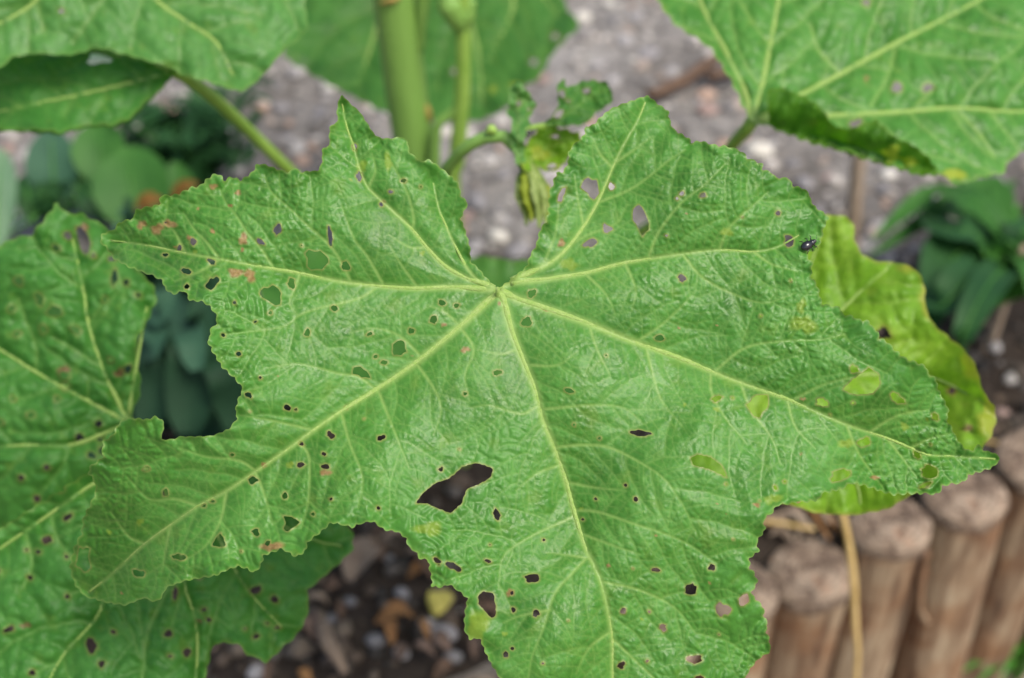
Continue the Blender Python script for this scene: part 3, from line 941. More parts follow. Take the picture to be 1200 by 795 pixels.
PRIM = [([(584, 343), (590, 352), (600, 388), (613, 421.7), (626.7, 455), (636.7, 491.7), (650, 525), (663, 563), (673, 600), (686.7, 643), (696.7, 663), (706.7, 690), (716.7, 743), (718, 793), (724, 850), (728, 905)], 11, 3.5),
        ([(586, 341), (600, 348), (640, 361.7), (686.7, 378), (733, 396.7), (796.7, 420), (833, 435), (866.7, 448), (923, 468), (960, 484), (992, 497.5), (1036.5, 512.6), (1068.7, 525.7), (1084.8, 532.7), (1121, 534.8), (1166, 538)], 11, 2.2),
        ([(586, 338), (597, 332), (633, 328), (686.7, 320), (733, 308), (796.7, 298), (843, 293), (883, 295), (913, 289), (936, 276)], 9, 2),
        ([(586, 337), (598, 330), (621, 320), (647, 306.7), (665, 290.6), (683.4, 266.4), (699, 240), (708.7, 219), (720.8, 190.7), (732.9, 166.5), (747, 142), (756, 120)], 9.5, 2),
        ([(580, 340), (570, 339.5), (533, 336.7), (486.7, 338), (443, 335), (400, 330), (350, 320), (320, 315), (280, 308), (253, 303), (216.7, 296.7), (166.7, 286.7), (130, 282)], 9, 1.8),
        ([(579, 338), (571, 334), (546.7, 326), (523, 313), (500, 290), (480, 265.5), (449, 236.9), (430.9, 218.8), (421, 196), (414.8, 172), (406.7, 150), (401, 122)], 8, 1.8),
        ([(578, 337), (562, 331), (546.4, 312.7), (534.4, 290.6), (524.3, 268.5), (514.2, 244.3), (508, 215)], 5, 1.6),
        ([(581, 344), (573, 351.7), (540, 381.7), (490, 423), (446.7, 453), (400, 482), (369.6, 502.7), (339.4, 524.8), (299.6, 552.5), (265.4, 575.6), (233, 592.7), (201, 614.9), (168.7, 638.5), (142.5, 662.4), (124.4, 678.5), (104, 694)], 10.5, 2.5)]
SEC = [[(686.7, 655), (668, 675), (650, 696.7), (636.7, 736.7), (623, 773), (618, 810)], [(706, 682), (750, 692), (790, 712), (815, 742)], [(717, 748), (745, 775), (770, 800), (780, 830)],
       [(652, 524), (686.7, 521.7), (720, 526.7), (773, 557), (797, 587), (815, 622)], [(673, 598), (700, 600), (740, 613), (797, 633), (840, 660)], [(671, 604), (667, 608), (620, 630), (590, 653), (584, 690)],
       [(632, 474), (613, 485), (590, 480), (573, 475), (552, 478)], [(635, 480), (693, 475), (730, 478), (752, 495)], [(618, 428), (653, 428), (677, 412)], [(608, 408), (590, 415), (573, 413), (553, 408)], [(663, 565), (700, 572), (733, 575)],
       [(680, 625), (720, 640), (750, 650)], [(655, 545), (628, 556), (605, 575)], [(692, 655), (660, 650), (640, 648)], [(716, 740), (690, 760), (675, 790)], [(644, 715), (610, 722), (590, 730)],
       [(745, 401), (770, 385), (793, 365), (812, 345)], [(837, 436), (873, 408), (916.7, 400), (963, 398), (990, 392)], [(928, 470), (963, 452), (1000, 442)], [(1020, 506), (1040, 493), (1060.7, 484.4), (1088.8, 480.4)], [(1068, 525), (1088.9, 514.6), (1113, 508.6)],
       [(756.7, 405), (766.7, 445), (776.7, 471.7), (800, 500)], [(833, 436), (834, 460), (850, 490), (875, 520)], [(923, 469), (932, 500), (955, 525)], [(992, 498), (1004, 526.7), (1014, 543), (1036, 573)], [(868, 449), (880, 480), (905, 515), (915, 545)], [(690, 380), (700, 410), (715, 440)], [(1040, 514), (1060, 540), (1075, 560)],
       [(843, 293), (852, 271), (868.5, 252.7), (880.5, 242.7), (900, 225)], [(760, 303), (767, 283), (776.7, 265), (800, 236.6), (826, 216.5), (856, 186)], [(800, 298), (823, 325), (860, 345), (896.7, 355), (933, 343)], [(733, 309), (745, 340), (740, 365)], [(686, 321), (710, 345), (722, 370)], [(883, 295), (905, 310), (935, 318)],
       [(702, 237), (736.9, 222.9), (761, 206.8), (781, 190.7), (803, 176)], [(637, 311), (645, 290), (651, 274.5), (655, 240)], [(684, 265), (680, 245), (677.3, 234), (673.3, 205)], [(722, 190), (740, 178), (765, 160)], [(718, 197), (703, 180), (695, 162)], [(668, 287), (690, 275), (722, 262), (735, 240)],
       [(321, 315), (305.4, 290.7), (291.3, 274.6), (275.2, 250.5), (265, 238.4), (258, 222)], [(257, 303), (241, 282.7), (228.9, 270.6), (215, 250)], [(218, 297), (204.7, 272), (190, 258)], [(412, 332), (400, 308), (386.7, 288), (358, 262), (340.3, 245), (318, 224.8), (310, 205)],
       [(256.8, 305), (235, 318), (205, 330)], [(352, 321), (345, 340), (339.4, 356.4), (349.5, 370.5)], [(443, 336), (420, 350), (369.6, 362.4), (349.5, 370.5), (333, 382.5), (295, 388.6), (262, 392)], [(450, 335), (430, 300), (415, 280), (400, 240)], [(490, 338), (470, 310), (455, 285)],
       [(483, 268), (485, 257), (479, 230.9), (469, 208.7), (455, 186)], [(432, 220), (440, 200), (436, 180)], [(500, 290), (480, 290), (455, 275)],
       [(265.4, 577), (258.3, 610.6), (242, 638.8), (220, 655)], [(366, 504), (321.3, 493.6), (281, 486.6)], [(440, 456), (420, 441.7), (397, 438), (350, 426.7), (313, 431.7)], [(488, 426), (510, 458), (516.7, 481.7), (508, 510)], [(443, 457), (456.7, 491.7), (470, 525), (480, 550)],
       [(350, 518), (361, 532), (363, 556), (361, 590.5), (353, 618.7)], [(495, 420), (470, 395), (440, 385), (410, 390)], [(540, 383), (520, 365), (500, 358)], [(300, 552), (280, 540), (240, 535), (210, 525)], [(232, 593), (205, 585), (175, 585), (150, 560)], [(400, 483), (410, 520), (425, 560), (420, 595)], [(300, 555), (310, 580), (320, 615)],
       [(170, 638), (150, 628), (130, 600)], [(540, 384), (555, 410), (545, 440), (550, 470)], [(200, 616), (195, 640), (190, 670)]]
HOLES = [(325.5, 268.6, 4, 7), (305, 283.7, 5, 3), (226.8, 283.7, 4, 4), (210.7, 290.7, 2.5, 4), (248, 306.8, 4.5, 3), (218.8, 318, 6.5, 3.5), (249, 332, 10, 4.6, -48), (218.8, 336, 3, 3), (193.6, 298.8, 3, 2),
         (370, 305, 13.5, 11), (318, 346.7, 13, 9), (341.7, 333, 5, 6), (386.7, 276.7, 3, 10, -8), (391.7, 361.7, 3.5, 3.5), (360, 390, 3.5, 4.5), (316.7, 366.7, 2.5, 2.5), (261.7, 393, 2.2, 2.2), (280, 415, 3, 2.5), (275, 355, 2.2, 2), (305, 443, 1.8, 1.8), (291.7, 463, 3, 4.5, -40), (336.7, 478, 5, 3, 15), (388, 510, 5.5, 3.5, 35), (353, 520, 3.2, 2),
         (468, 408, 8, 8), (423, 436.7, 11, 5, 20), (508, 375, 4.5, 4.5), (518, 355, 4.5, 3, 20), (535, 358, 3, 3), (405, 311.7, 5, 5), (450, 425, 3.8, 3), (440, 418, 2.5, 2.5), (481.7, 387.7, 3.5, 3.5), (433, 391.7, 4, 2.2), (583, 436.7, 5, 3), (666.7, 458, 5.5, 2.6), (446.7, 513, 5, 3), (545, 461.7, 2.5, 2.2), (750, 507.7, 11, 3.5, 6), (616.7, 378, 6.5, 6), (623, 344, 5, 4.5), (773, 396.7, 5, 4), (691.7, 285, 8, 4.6, -20), (711.7, 268, 7, 4), (799, 326, 4, 5),
         (692.6, 220.9, 10, 12), (716.8, 218.9, 4, 4), (658, 229, 3, 9), (750.5, 256, 8.5, 16), (823.5, 229, 4, 3), (799, 227, 3, 2.5), (924.8, 282, 7.5, 6.5), (911.7, 249.7, 3, 3),
         [(809.5, 537), (812, 545), (830, 549.5), (838, 553), (846, 557), (852.5, 560.5), (846, 546), (832, 536), (817, 533)], (908.7, 572, 2.5, 2.5), (985, 557, 10.5, 7), (834, 665, 4, 4), [(988, 457), (998, 446), (1012, 436), (1018, 431), (1028.5, 438), (1031.5, 450), (1022.4, 461), (1004, 463)], (1001, 433, 5.5, 4, 30), (1050.6, 467, 9, 5, 45), (1096, 488.5, 3, 5.5, -30), (1090, 553, 10, 6.5, 15), (1012, 518.7, 8, 5.5), (1075, 533, 5, 3.5, 40), (1085, 569, 7, 3), (888, 475, 12, 11), (840, 467, 5.5, 3.5), (963, 472, 6, 5),
         (810, 691, 7.5, 6, -30), (846.6, 714.5, 8.5, 8), (871.7, 703.5, 6.5, 6.5), (777, 735.7, 4.2, 4.2), (814, 773, 8, 5.5), (768, 668, 5, 2.4, 12), (820, 795, 4.5, 3.5),
         [(487.3, 590), (496.7, 576.7), (510, 566.7), (528, 560), (543, 546.7), (560, 542.7), (578, 550), (575, 560), (563, 567), (546.7, 573), (541, 590), (528, 601.7), (515, 596.7), (500, 590)], (581.7, 603, 4, 6, -20), (516.7, 550, 3.2, 2.6), (623, 678, 7.5, 5.5), [(560, 699), (566.7, 693), (578, 695), (580, 707), (581.7, 720), (576.7, 725), (567, 715), (561, 708)], (511.7, 657, 5, 2.8, 35), (531.7, 664, 9, 3.8, 25), (571.7, 657.7, 4, 2), (628, 719, 4, 4), (601.7, 715, 2.4, 4), (600, 695, 2, 2.5), (745, 585, 3, 2.6), (733, 569, 2, 2), (730, 716, 3.5, 3.5), (593, 767, 2.8, 4), (600, 760, 2.5, 1.8), (728, 780, 5, 4), (698, 585, 1.8, 1.8),
         (352, 545, 4.5, 3), (381, 547, 5, 3), (380, 532, 2.8, 2.4), (296.5, 563, 6.5, 4), (333.8, 581, 3, 4), [(331.7, 604.6), (336, 605), (342, 606), (351.9, 611.6), (346, 617), (336.8, 623.7), (331.7, 618.7), (335.8, 613.6)], [(258.3, 624.7), (262, 631), (265, 639.8), (257, 641), (249, 639.8), (253, 631)], (299.5, 623.7, 5, 4), (272, 533, 2.5, 2), (249, 587.5, 3, 2), (239, 592.5, 3, 2), (443.5, 595.5, 2.5, 2), (367, 602.6, 2.4, 2), (388, 585, 2, 2), (313.6, 636.8, 3, 3), (171.7, 549.5, 4.5, 3), (193.9, 577.6, 4, 4), (209, 652.7, 7.5, 4), (162.7, 672, 6.5, 4), (98, 656, 8, 15, 5),
         (446.7, 240, 2, 3), (458, 225, 2.5, 2), (473, 212, 3, 2.5), (421, 207, 3, 6), (416, 172, 2.5, 4)]
BROWN = [(166, 263.5, 5, 5), (184.5, 268.6, 7, 6), (198.6, 262.5, 9, 4), (279, 226, 4, 2.6), (270, 241, 2.5, 2), (285, 280.7, 5.5, 6), (284, 293, 2, 2.5), (276, 320, 7, 6), (293, 323, 6.5, 7), (222, 279, 3, 3), (249, 271, 2.5, 3), (250, 219, 4, 3.5), (318, 641, 13, 4.5), (381, 554, 6, 3.5), (640, 363, 4, 2), (713, 663, 3, 2), (309, 545, 4, 2.5), (658, 285, 5, 4), (938, 590, 5, 2), (887, 592, 4, 2.5), (1025, 560, 7, 2), (941, 468, 3, 2), (545, 410, 6, 3), (520, 381, 3, 2), (598, 695, 4, 5), (585, 356, 2, 2)]
YELLOW = [(667, 310, 12, 6), (939, 359, 5, 9), (942, 380, 14, 10), (164, 612, 4, 4), (560, 735, 12, 22), (992, 520, 8, 5), (505, 620, 20, 7), (905, 585, 10, 5), (1060, 500, 5, 4), (852, 272, 6, 5), (455, 190, 4, 12), (424, 195, 5, 8), (340, 545, 4, 4), (1110, 440, 4, 4)]


def main_depth(X, Y):
    d = 0.500 - 0.00003 * (Y - 400)
    r = np.hypot(X - 584, Y - 341)
    d = d + 0.022 * np.clip((r - 330) / 260, 0, 1.4) ** 2                                       # lobes droop towards their tips
    d = d + 0.050 * np.clip((300 - X) / 220, 0, 1.2) ** 2 * np.clip((Y - 420) / 200, 0, 1)        # lower-left lobe bends away
    d = d + 0.030 * np.clip((260 - X) / 150, 0, 1.2) ** 2 * np.clip((420 - Y) / 120, 0, 1)
    d = d + 0.0050 * np.sin(X / 62 + 0.7) * np.sin(Y / 55 + 0.4) * np.clip(r / 300, 0, 1)
    d = d + 0.0016 * np.sin(X / 27 + Y / 41) * np.clip(r / 350, 0, 1)
    return d


L0 = Leaf(jag(MAIN, 3.6, 2.2, 3), main_depth, 1.7, 7)
L0.add_holes(HOLES)
extra = []
for _ in range(110):
    x, y = L0.rg.uniform(120, 1100), L0.rg.uniform(180, 790)
    if L0.at(L0.sdf, x, y) < -8:
        r_ = L0.rg.uniform(0.9, 2.1)
        extra.append((x, y, r_, r_ * L0.rg.uniform(0.7, 1.1)))
L0.add_holes(extra[:38])
L0.add_spots([(x, y, r_ * 0.9, r_ * 0.9) for x, y, r_, _ in extra[38:54]], L0.brown)
L0.add_spots([(x, y, r_ * 1.5, r_ * 1.5) for x, y, r_, _ in extra[70:]], L0.yel)
L0.add_spots(BROWN, L0.brown)
L0.add_spots(YELLOW, L0.yel)
L0.yel *= 0.5
for p, w0, w1 in PRIM:
    L0.vein(p, 1, w0 * 0.52, w1 * 0.75, (1.0, 0.5))
for p in SEC:
    L0.vein(p, 2, 2.2, 1.4, (0.62, 0.26))
L0.grow({1, 2}, 2, 44, 56, 80, 1.8, 1.3, 0.22, 16, 8)
L0.grow({1, 2}, 3, 12, 70, 44, 1.2, 1.0, 0.20, 7, 5)
L0.grow({3}, 3, 9, 80, 20, 1.1, 1.0, 0.10, 4, 4)
e1, id1 = L0.voronoi(8.5, 1.25, 21)
e2, id2 = L0.voronoi(15.0, 0.8, 22)
rj = np.hypot(L0.X - 584, L0.Y - 341)
amp = (0.35 + 0.75 * np.clip((rj - 60) / 260, 0, 1)) * (0.7 + 0.6 * np.clip(1 - (-L0.sdf) / 90, 0, 1))
loc = 0.62 + 0.38 * np.sin(L0.X / 83 + 1) * np.sin(L0.Y / 71) + 0.25 * np.sin(L0.X / 37 + L0.Y / 53)
loc = np.clip(loc, 0.15, 1.3)
rel = 0.0045 * (1 - np.exp(-L0.d1 / 34)) * np.clip(rj / 110, 0.15, 1) + amp * (0.0017 * (1 - np.exp(-(L0.d2 / 13) ** 1.4)) + loc * 0.00105 * (1 - np.exp(-(L0.d3 / 3.2) ** 1.5)))
rel += amp * loc * (0.00016 * (1 - np.exp(-(e1 / 1.8) ** 2)) * (0.5 + id1) + 0.0002 * (1 - np.exp(-(e2 / 3.0) ** 2)) * (0.3 + id2))
rel += 0.0020 * np.exp(-np.clip(-L0.sdf, 0, 99) / 11) * np.sin(L0.X / 7.3 + 2 * np.sin(L0.Y / 19)) * np.sin(L0.Y / 6.7 + 1)     # ruffled margin
L0.build('leaf', M['leaf_main'], plant, rel, 'largest leaf, lobed, puckered and riddled with holes, facing up', 1.5, 1.7)
for p, w0, w1 in PRIM:
    L0.ridge(p, w0 * 1.0, w1 * 0.8, M['vein'], -0.68, 0.3)
stem_y = 0.917
link_mesh('petiole', tube_mesh('petiole', [P3(583, 338, 0.4965), P3(583, 343, 0.4985), P3(583, 350, 0.503), P3(582, 365, 0.53), P3(572, 395, 0.66), P3(545, 430, 0.85), on_y(507, 440, stem_y)], [0.0006, 0.0022, 0.0028, 0.003, 0.0034, 0.0045, 0.006], 12, 70), M['vein'], L0.obj)


# ---- the other hollyhock leaves
def hleaf(outline, depthf, mat, label, prim, holes=(), sec=(), grid=4.0, seed=1, teeth=3.0, relief=1.0, yellow=(), brown=(), petiole=None, pw=(6, 2), randholes=0, ridge=True, step=4.0, vcol=0.8):
    L = Leaf(jag(outline, teeth, step, seed), depthf, grid, seed)
    hs = list(holes)
    xs, ys = L.poly[:, 0], L.poly[:, 1]
    k = 0
    while k < randholes:
        x, y = L.rg.uniform(xs.min(), xs.max()), L.rg.uniform(ys.min(), ys.max())
        if L.at(L.sdf, x, y) < -9:
            r_ = L.rg.uniform(2.2, 5); hs.append((x, y, r_, r_ * L.rg.uniform(0.5, 1.1))); k += 1
    L.add_holes(hs)
    L.add_spots(yellow, L.yel); L.add_spots(brown, L.brown)
    for p in prim: L.vein(p, 1, pw[0] * 0.45, pw[1] * 0.7, (vcol, vcol * 0.6))
    for p in sec: L.vein(p, 2, 2.6, 2.0, 0.6 * vcol)
    L.grow({1}, 2, 52, 55, 120, 2.4, 1.8, 0.4 * vcol, 18, 10)
    L.grow({1, 2}, 3, 24, 72, 50, 1.8, 1.5, 0.15 * vcol, 10, 9)
    e, idv = L.voronoi(17, 1.0, seed)
    relief = relief * 1.35
    rel = relief * (0.003 * (1 - np.exp(-L.d1 / 26)) + 0.0018 * (1 - np.exp(-(L.d2 / 12) ** 1.3)) + 0.0012 * (1 - np.exp(-(L.d3 / 5) ** 1.5)) + 0.0006 * (1 - np.exp(-(e / 4) ** 2)) * (0.4 + idv))
    rel = rel + relief * 0.003 * np.exp(-np.clip(-L.sdf, 0, 99) / 16) * np.sin(L.X / 13 + seed) * np.sin(L.Y / 12 + 1)
    L.build('leaf', mat, plant, rel, label, 2.2, 2.6)
    if ridge:
        for p in prim: L.ridge(p, pw[0], pw[1], M['vein'], -0.35, 0.3)
    if petiole:
        link_mesh('petiole', tube_mesh('petiole', petiole[0], petiole[1], 10, 36), M['petiole'], L.obj)
    return L


J1 = (205, 548)
hleaf([(-60, 660), (0, 620), (50, 588), (100, 556), (150, 535), (205, 548), (240, 520), (300, 530), (370, 570), (413, 622), (414, 642), (400, 658), (372, 682), (360, 692), (362, 712), (356.7, 730), (345, 748), (333, 757), (322, 768), (310, 778), (298, 768), (290, 770),
       (284, 757), (268, 753), (250, 755), (246, 770), (240, 795), (228, 845), (180, 880), (120, 905), (50, 930), (-40, 910), (-90, 860), (-120, 750)],
      lambda X, Y: 0.615 + 0.00016 * np.clip(X - 200, 0, 300) - 0.00006 * (Y - 650) + 0.00012 * np.clip(80 - X, 0, 300) + 0.004 * np.sin(X / 60) * np.sin(Y / 50),
      M['leaf_soft'], 'leaf whose lobes spread beneath the lower lobe of the largest leaf', [[J1, (150, 552), (110, 567), (55, 605), (0, 643), (-70, 690)], [J1, (165, 610), (130, 670), (117, 716.7), (96.7, 743), (73, 770), (40, 830)], [J1, (212, 640), (216.7, 686.7), (230, 733), (230, 793), (225, 830)], [J1, (250, 620), (286.7, 686.7), (330, 735)], [J1, (280, 590), (360, 630), (400, 640)]],
      [(80, 606, 7, 2.6, -35), (55, 632.7, 7, 4, -25), (35, 676.7, 3.2, 3), (79, 699, 3.5, 3), (78, 652.7, 2.6, 2.4), (45, 646.7, 3, 2.5), (10, 738, 6.5, 3, -25), (107, 756.7, 6, 9, -15), (133, 740.7, 3, 2.6), (196.7, 743, 4.8, 4), (205.7, 695, 3, 8), (231.7, 672.7, 6, 5), (300, 691.7, 6, 5), (321.7, 702, 5, 4), (300, 746, 4.5, 2.5), (313, 731, 2.6, 2), (325, 735.7, 4.5, 2), (245, 726.7, 3.2, 3.2), (38, 788, 4, 3.5), (41, 573, 4, 3), (73, 574, 3.5, 2.5), (287, 737, 2, 2)],
      [(( 196.7, 690), (173, 743), (166.7, 800)), ((30, 625), (38, 660), (27, 690)), ((60, 602), (66, 628), (80, 650))], 3.0, 31, 4.0, relief=1.15, randholes=8, petiole=([P3(205, 548, 0.62), P3(230, 540, 0.68), P3(380, 480, 0.85), on_y(508, 455, stem_y)], [0.003, 0.0035, 0.004, 0.005]), brown=[(30, 733, 6, 3), (234, 728, 3, 2)])

J2 = (150, 495)
hleaf([(-70, 320), (-30, 300), (0, 288), (18, 279), (36, 276.7), (48, 262), (55, 254.6), (66, 238), (74, 246), (80, 251.8), (94, 249), (106, 258), (121.8, 263), (135, 285), (150, 305), (165, 320), (180, 335), (184, 350), (170, 383), (160, 398), (161.7, 425), (165, 451.7), (163, 465), (150, 495), (175, 530), (150, 570), (110, 590), (60, 600), (0, 625), (-60, 640), (-120, 600), (-140, 450)],
      lambda X, Y: 0.665 + 0.00012 * (330 - Y) * (Y < 330) + 0.00014 * np.clip(60 - X, 0, 300) + 0.005 * np.sin(X / 45 + 1) * np.sin(Y / 52) + 0.00025 * np.clip(Y - 540, 0, 200),
      M['leaf_soft'], 'dull green leaf with brown-rimmed holes beside the blue-green rosette', [[J2, (138, 470), (120, 430), (104, 380), (98, 340), (85, 280)], [J2, (100, 468), (40, 435), (0, 410), (-80, 370)], [J2, (90, 520), (30, 522), (-60, 525)], [J2, (158, 440), (172, 360)]],
      [(97, 281, 8, 14, -15), (22, 329, 5, 6), (46, 350, 4, 8, -30), (64.5, 365, 8, 7), (51, 386, 4, 5), (89, 387, 6, 5), (134, 325, 3.5, 11, 5), (76, 440, 5.5, 5), (150, 432, 6, 4, -40), (15, 467, 3.5, 3), (67, 467, 3.2, 3), (36, 487, 5, 3), (116, 497, 5, 3.5), (94, 513, 5, 5.5), (117, 514, 3.5, 3.5), (107, 534, 6, 3.5, 15), (119.5, 528, 3.5, 5), (66, 291, 4, 4), (79, 276, 4.5, 4.5), (110, 300, 3, 3), (0, 495, 4, 3), (55, 548, 4, 3), (25, 560, 4, 3)],
      [((120, 430), (90, 412), (62, 395)), ((42, 436), (42, 405), (30, 375), (22, 350)), ((104, 380), (125, 350))], 3.0, 32, 4.0, relief=1.25, randholes=16, petiole=([P3(150, 496, 0.668), P3(158, 535, 0.72), P3(250, 575, 0.86), P3(400, 560, 0.99), on_y(509, 500, stem_y)], [0.003, 0.0035, 0.004, 0.005]), brown=[(140, 437, 6, 5), (75, 433, 7, 4), (97, 268, 9, 5)])

hleaf([(-90, 320), (-20, 295), (60, 285), (110, 300), (140, 340), (140, 400), (130, 470), (60, 510), (-40, 520), (-110, 450)],  # unseen leaf added beneath, so the holes above it read dark
      lambda X, Y: 0.88 - 0.0003 * (Y - 400), M['leaf_dark'], 'dark leaf added under the leaf beside the rosette to darken its holes', [[(120, 450), (60, 400), (0, 350)], [(120, 450), (40, 450), (-60, 440)], [(120, 450), (110, 380), (100, 310)]], [], [], 5.0, 41, 2.5, petiole=([P3(120, 450, 0.866), P3(135, 490, 0.89), P3(200, 560, 0.95), P3(400, 570, 1.02), on_y(509, 515, stem_y)], [0.002, 0.0025, 0.003, 0.0035, 0.004]), vcol=0.4, ridge=False)

# pale leaf hanging in from the top left
hleaf([(-110, -50), (0, -75), (110, -85), (250, -80), (352, -60), (368, -30), (357, 0), (361, 33), (348, 48), (333, 57), (322, 72), (313, 83), (298, 98), (283, 108), (265, 103), (246.7, 97), (220, 90), (196.7, 78), (175, 72), (150, 65), (113, 55), (95, 62), (76.7, 65), (43, 63), (16, 66), (4, 76), (-30, 100), (-90, 80), (-130, 0)],
      lambda X, Y: 0.725 - 0.00008 * (Y - 60) + 0.00005 * (X - 200) + 0.006 * np.sin(X / 70 + 1) * np.sin(Y / 50),
      M['leaf_pale'], 'smooth pale green leaf overhanging the leaf with a white flake', [[(110, -80), (152, -45), (183, 0), (220, 26.7), (253, 50), (273, 88)], [(110, -80), (85, -60), (43, 0), (0, 27), (-60, 50)], [(110, -80), (240, -60), (340, 0)]], [(72, 13, 4, 3)], [((150, -55), (120, 0), (85, 50)), ((43, 0), (52, 40))], 4.0, 33, 3.0, relief=1.1, petiole=([P3(110, -80, 0.738), P3(130, -100, 0.76), P3(300, -100, 0.98), on_y(447, -60, stem_y)], [0.003, 0.0035, 0.004, 0.005]), pw=(6, 3))
JL = (203, 84)
L_low = hleaf([(203, 84), (198, 95), (193, 100), (182, 112), (170, 120), (158, 134), (150, 140), (133, 146.7), (103, 146.7), (85, 152), (70, 156), (50, 152), (33, 153), (0, 152), (-60, 150), (-120, 110), (-110, 40), (0, 30), (100, 35), (160, 50), (190, 70)],
      lambda X, Y: 0.736 - 0.00008 * (Y - 100) + 0.00006 * (200 - X) + 0.005 * np.sin(X / 40) * np.sin(Y / 35),
      M['leaf_soft'], 'leaf with a white flake on it and a long bare petiole', [[JL, (186, 89), (150, 98), (90, 112), (40, 122), (0, 131), (-60, 140)], [JL, (170, 72), (123, 63), (60, 50)]], [], [((90, 112), (75, 135))], 4.0, 34, 3.5, relief=1.0,
      petiole=([P3(203, 84, 0.739), P3(218, 91, 0.752), P3(250, 115, 0.82), P3(290, 152, 0.88), P3(336, 197, 0.93), P3(420, 280, 1.05), on_y(505, 350, stem_y)], [0.0028, 0.0034, 0.0034, 0.0036, 0.0038, 0.0042, 0.005]), pw=(5, 2.5))
# rolled-under lower margin of that leaf: a darker band
Lr = Leaf(jag([(-60, 141), (0, 142), (45, 141), (60, 146), (75, 138), (100, 139), (125, 143), (148, 132), (165, 115), (180, 100), (196, 92), (193, 102), (172, 121), (152, 142), (133, 149), (103, 149), (70, 158), (33, 155), (0, 154), (-60, 152)], 2.5, 4, 51), lambda X, Y: 0.733 - 0.00030 * (Y - 140) + 0.00006 * (200 - X), 3.0, 5)
Lr.build('curled_margin', M['leaf_under'], L_low.obj, np.zeros_like(Lr.X))

# leaf behind the stems
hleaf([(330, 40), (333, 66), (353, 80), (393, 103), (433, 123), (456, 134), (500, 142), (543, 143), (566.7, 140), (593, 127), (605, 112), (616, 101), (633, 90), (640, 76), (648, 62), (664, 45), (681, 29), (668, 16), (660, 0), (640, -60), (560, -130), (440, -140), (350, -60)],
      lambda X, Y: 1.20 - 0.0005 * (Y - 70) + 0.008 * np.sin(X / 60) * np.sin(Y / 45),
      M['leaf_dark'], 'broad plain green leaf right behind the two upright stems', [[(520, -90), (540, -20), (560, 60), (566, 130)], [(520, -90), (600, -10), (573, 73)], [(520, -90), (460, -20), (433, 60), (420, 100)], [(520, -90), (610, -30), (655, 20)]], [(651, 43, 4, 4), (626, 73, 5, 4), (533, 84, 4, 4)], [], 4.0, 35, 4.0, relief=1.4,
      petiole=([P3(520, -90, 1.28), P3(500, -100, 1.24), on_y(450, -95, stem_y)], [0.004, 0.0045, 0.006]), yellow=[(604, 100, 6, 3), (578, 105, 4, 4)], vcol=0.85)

# ragged leaf at the upper right
J3 = (882, 142)
TR = hleaf([(882, 143), (871.7, 126.7), (860, 100), (846.7, 76.7), (833, 56.7), (818, 45), (803, 36.7), (788, 26), (770, 0), (750, -60), (800, -160), (950, -230), (1150, -200), (1290, -100), (1340, 50), (1290, 150), (1215, 178), (1200, 177), (1183, 187), (1176.7, 203), (1150, 207), (1123, 217), (1100, 203), (1076, 203), (1040, 193), (1000, 180), (943, 163), (910, 150)],
      lambda X, Y: 0.735 - 0.00022 * (Y - 140) + 0.00010 * np.clip(X - 1000, 0, 400) + 0.005 * np.sin(X / 50) * np.sin(Y / 43),
      M['leaf_main'], 'large pale-veined leaf with a rolled ragged lower margin', [[J3, (893, 100), (903, 50), (912, 0), (920, -80)], [J3, (915, 126), (945, 108), (985, 87), (1050, 51), (1130, 10), (1220, -40)], [J3, (910, 140), (975, 136), (1050, 132), (1120, 127), (1200, 131), (1280, 120)], [J3, (870, 100), (850, 60), (820, 0), (800, -80)]],
      [(1087, 103, 6, 4.5), (1015, 3, 4, 4), (1002, 145, 7, 4), (1050, 103, 6, 6)], [((1050, 51), (1040, 90), (1020, 125)), ((985, 87), (960, 60), (950, 30)), ((1120, 127), (1150, 160), (1165, 185))], 3.0, 36, 4.0, relief=1.0,
      petiole=([P3(882, 141, 0.737), P3(876, 151, 0.75), P3(860, 168, 0.79), P3(800, 240, 0.95), P3(650, 330, 1.05), on_y(507, 400, stem_y)], [0.0032, 0.0032, 0.0034, 0.0042, 0.005, 0.006]), pw=(7, 3), yellow=[(1115, 205, 14, 7)], brown=[(1015, 92, 3, 3)])
# the rolled margin: its underside faces the viewer
fold = Leaf(jag([(902, 148), (900, 128), (898, 107), (907, 103), (917, 103), (930, 109), (943, 113), (956, 122), (965, 130), (975, 146), (988, 152), (1003, 150), (1016, 143), (1027, 142), (1040, 155), (1053, 163), (1070, 171), (1085, 182), (1095, 195), (1101, 206), (1076, 205), (1040, 195), (1000, 182), (943, 165), (910, 152)], 5, 3, 61),
            lambda X, Y: 0.735 - 0.00022 * (Y - 140) - 0.006 - 0.020 * np.sin(np.clip((146 + 0.27 * (X - 900) - Y) / 48, 0, 1) * 2.2) + 0.004 * np.sin(X / 7) * np.sin(Y / 9 + X / 15), 3.0, 62)
fold.grow({1}, 3, 20, 60, 40, 2, 2, 0.3)
e, idv = fold.voronoi(15, 1, 3)
fold.add_spots([(1045, 178, 10, 7), (1060, 190, 14, 5)], fold.yel)
fold.build('curled_margin', M['leaf_under'], TR.obj, 0.0012 * (1 - np.exp(-(e / 4) ** 2)))

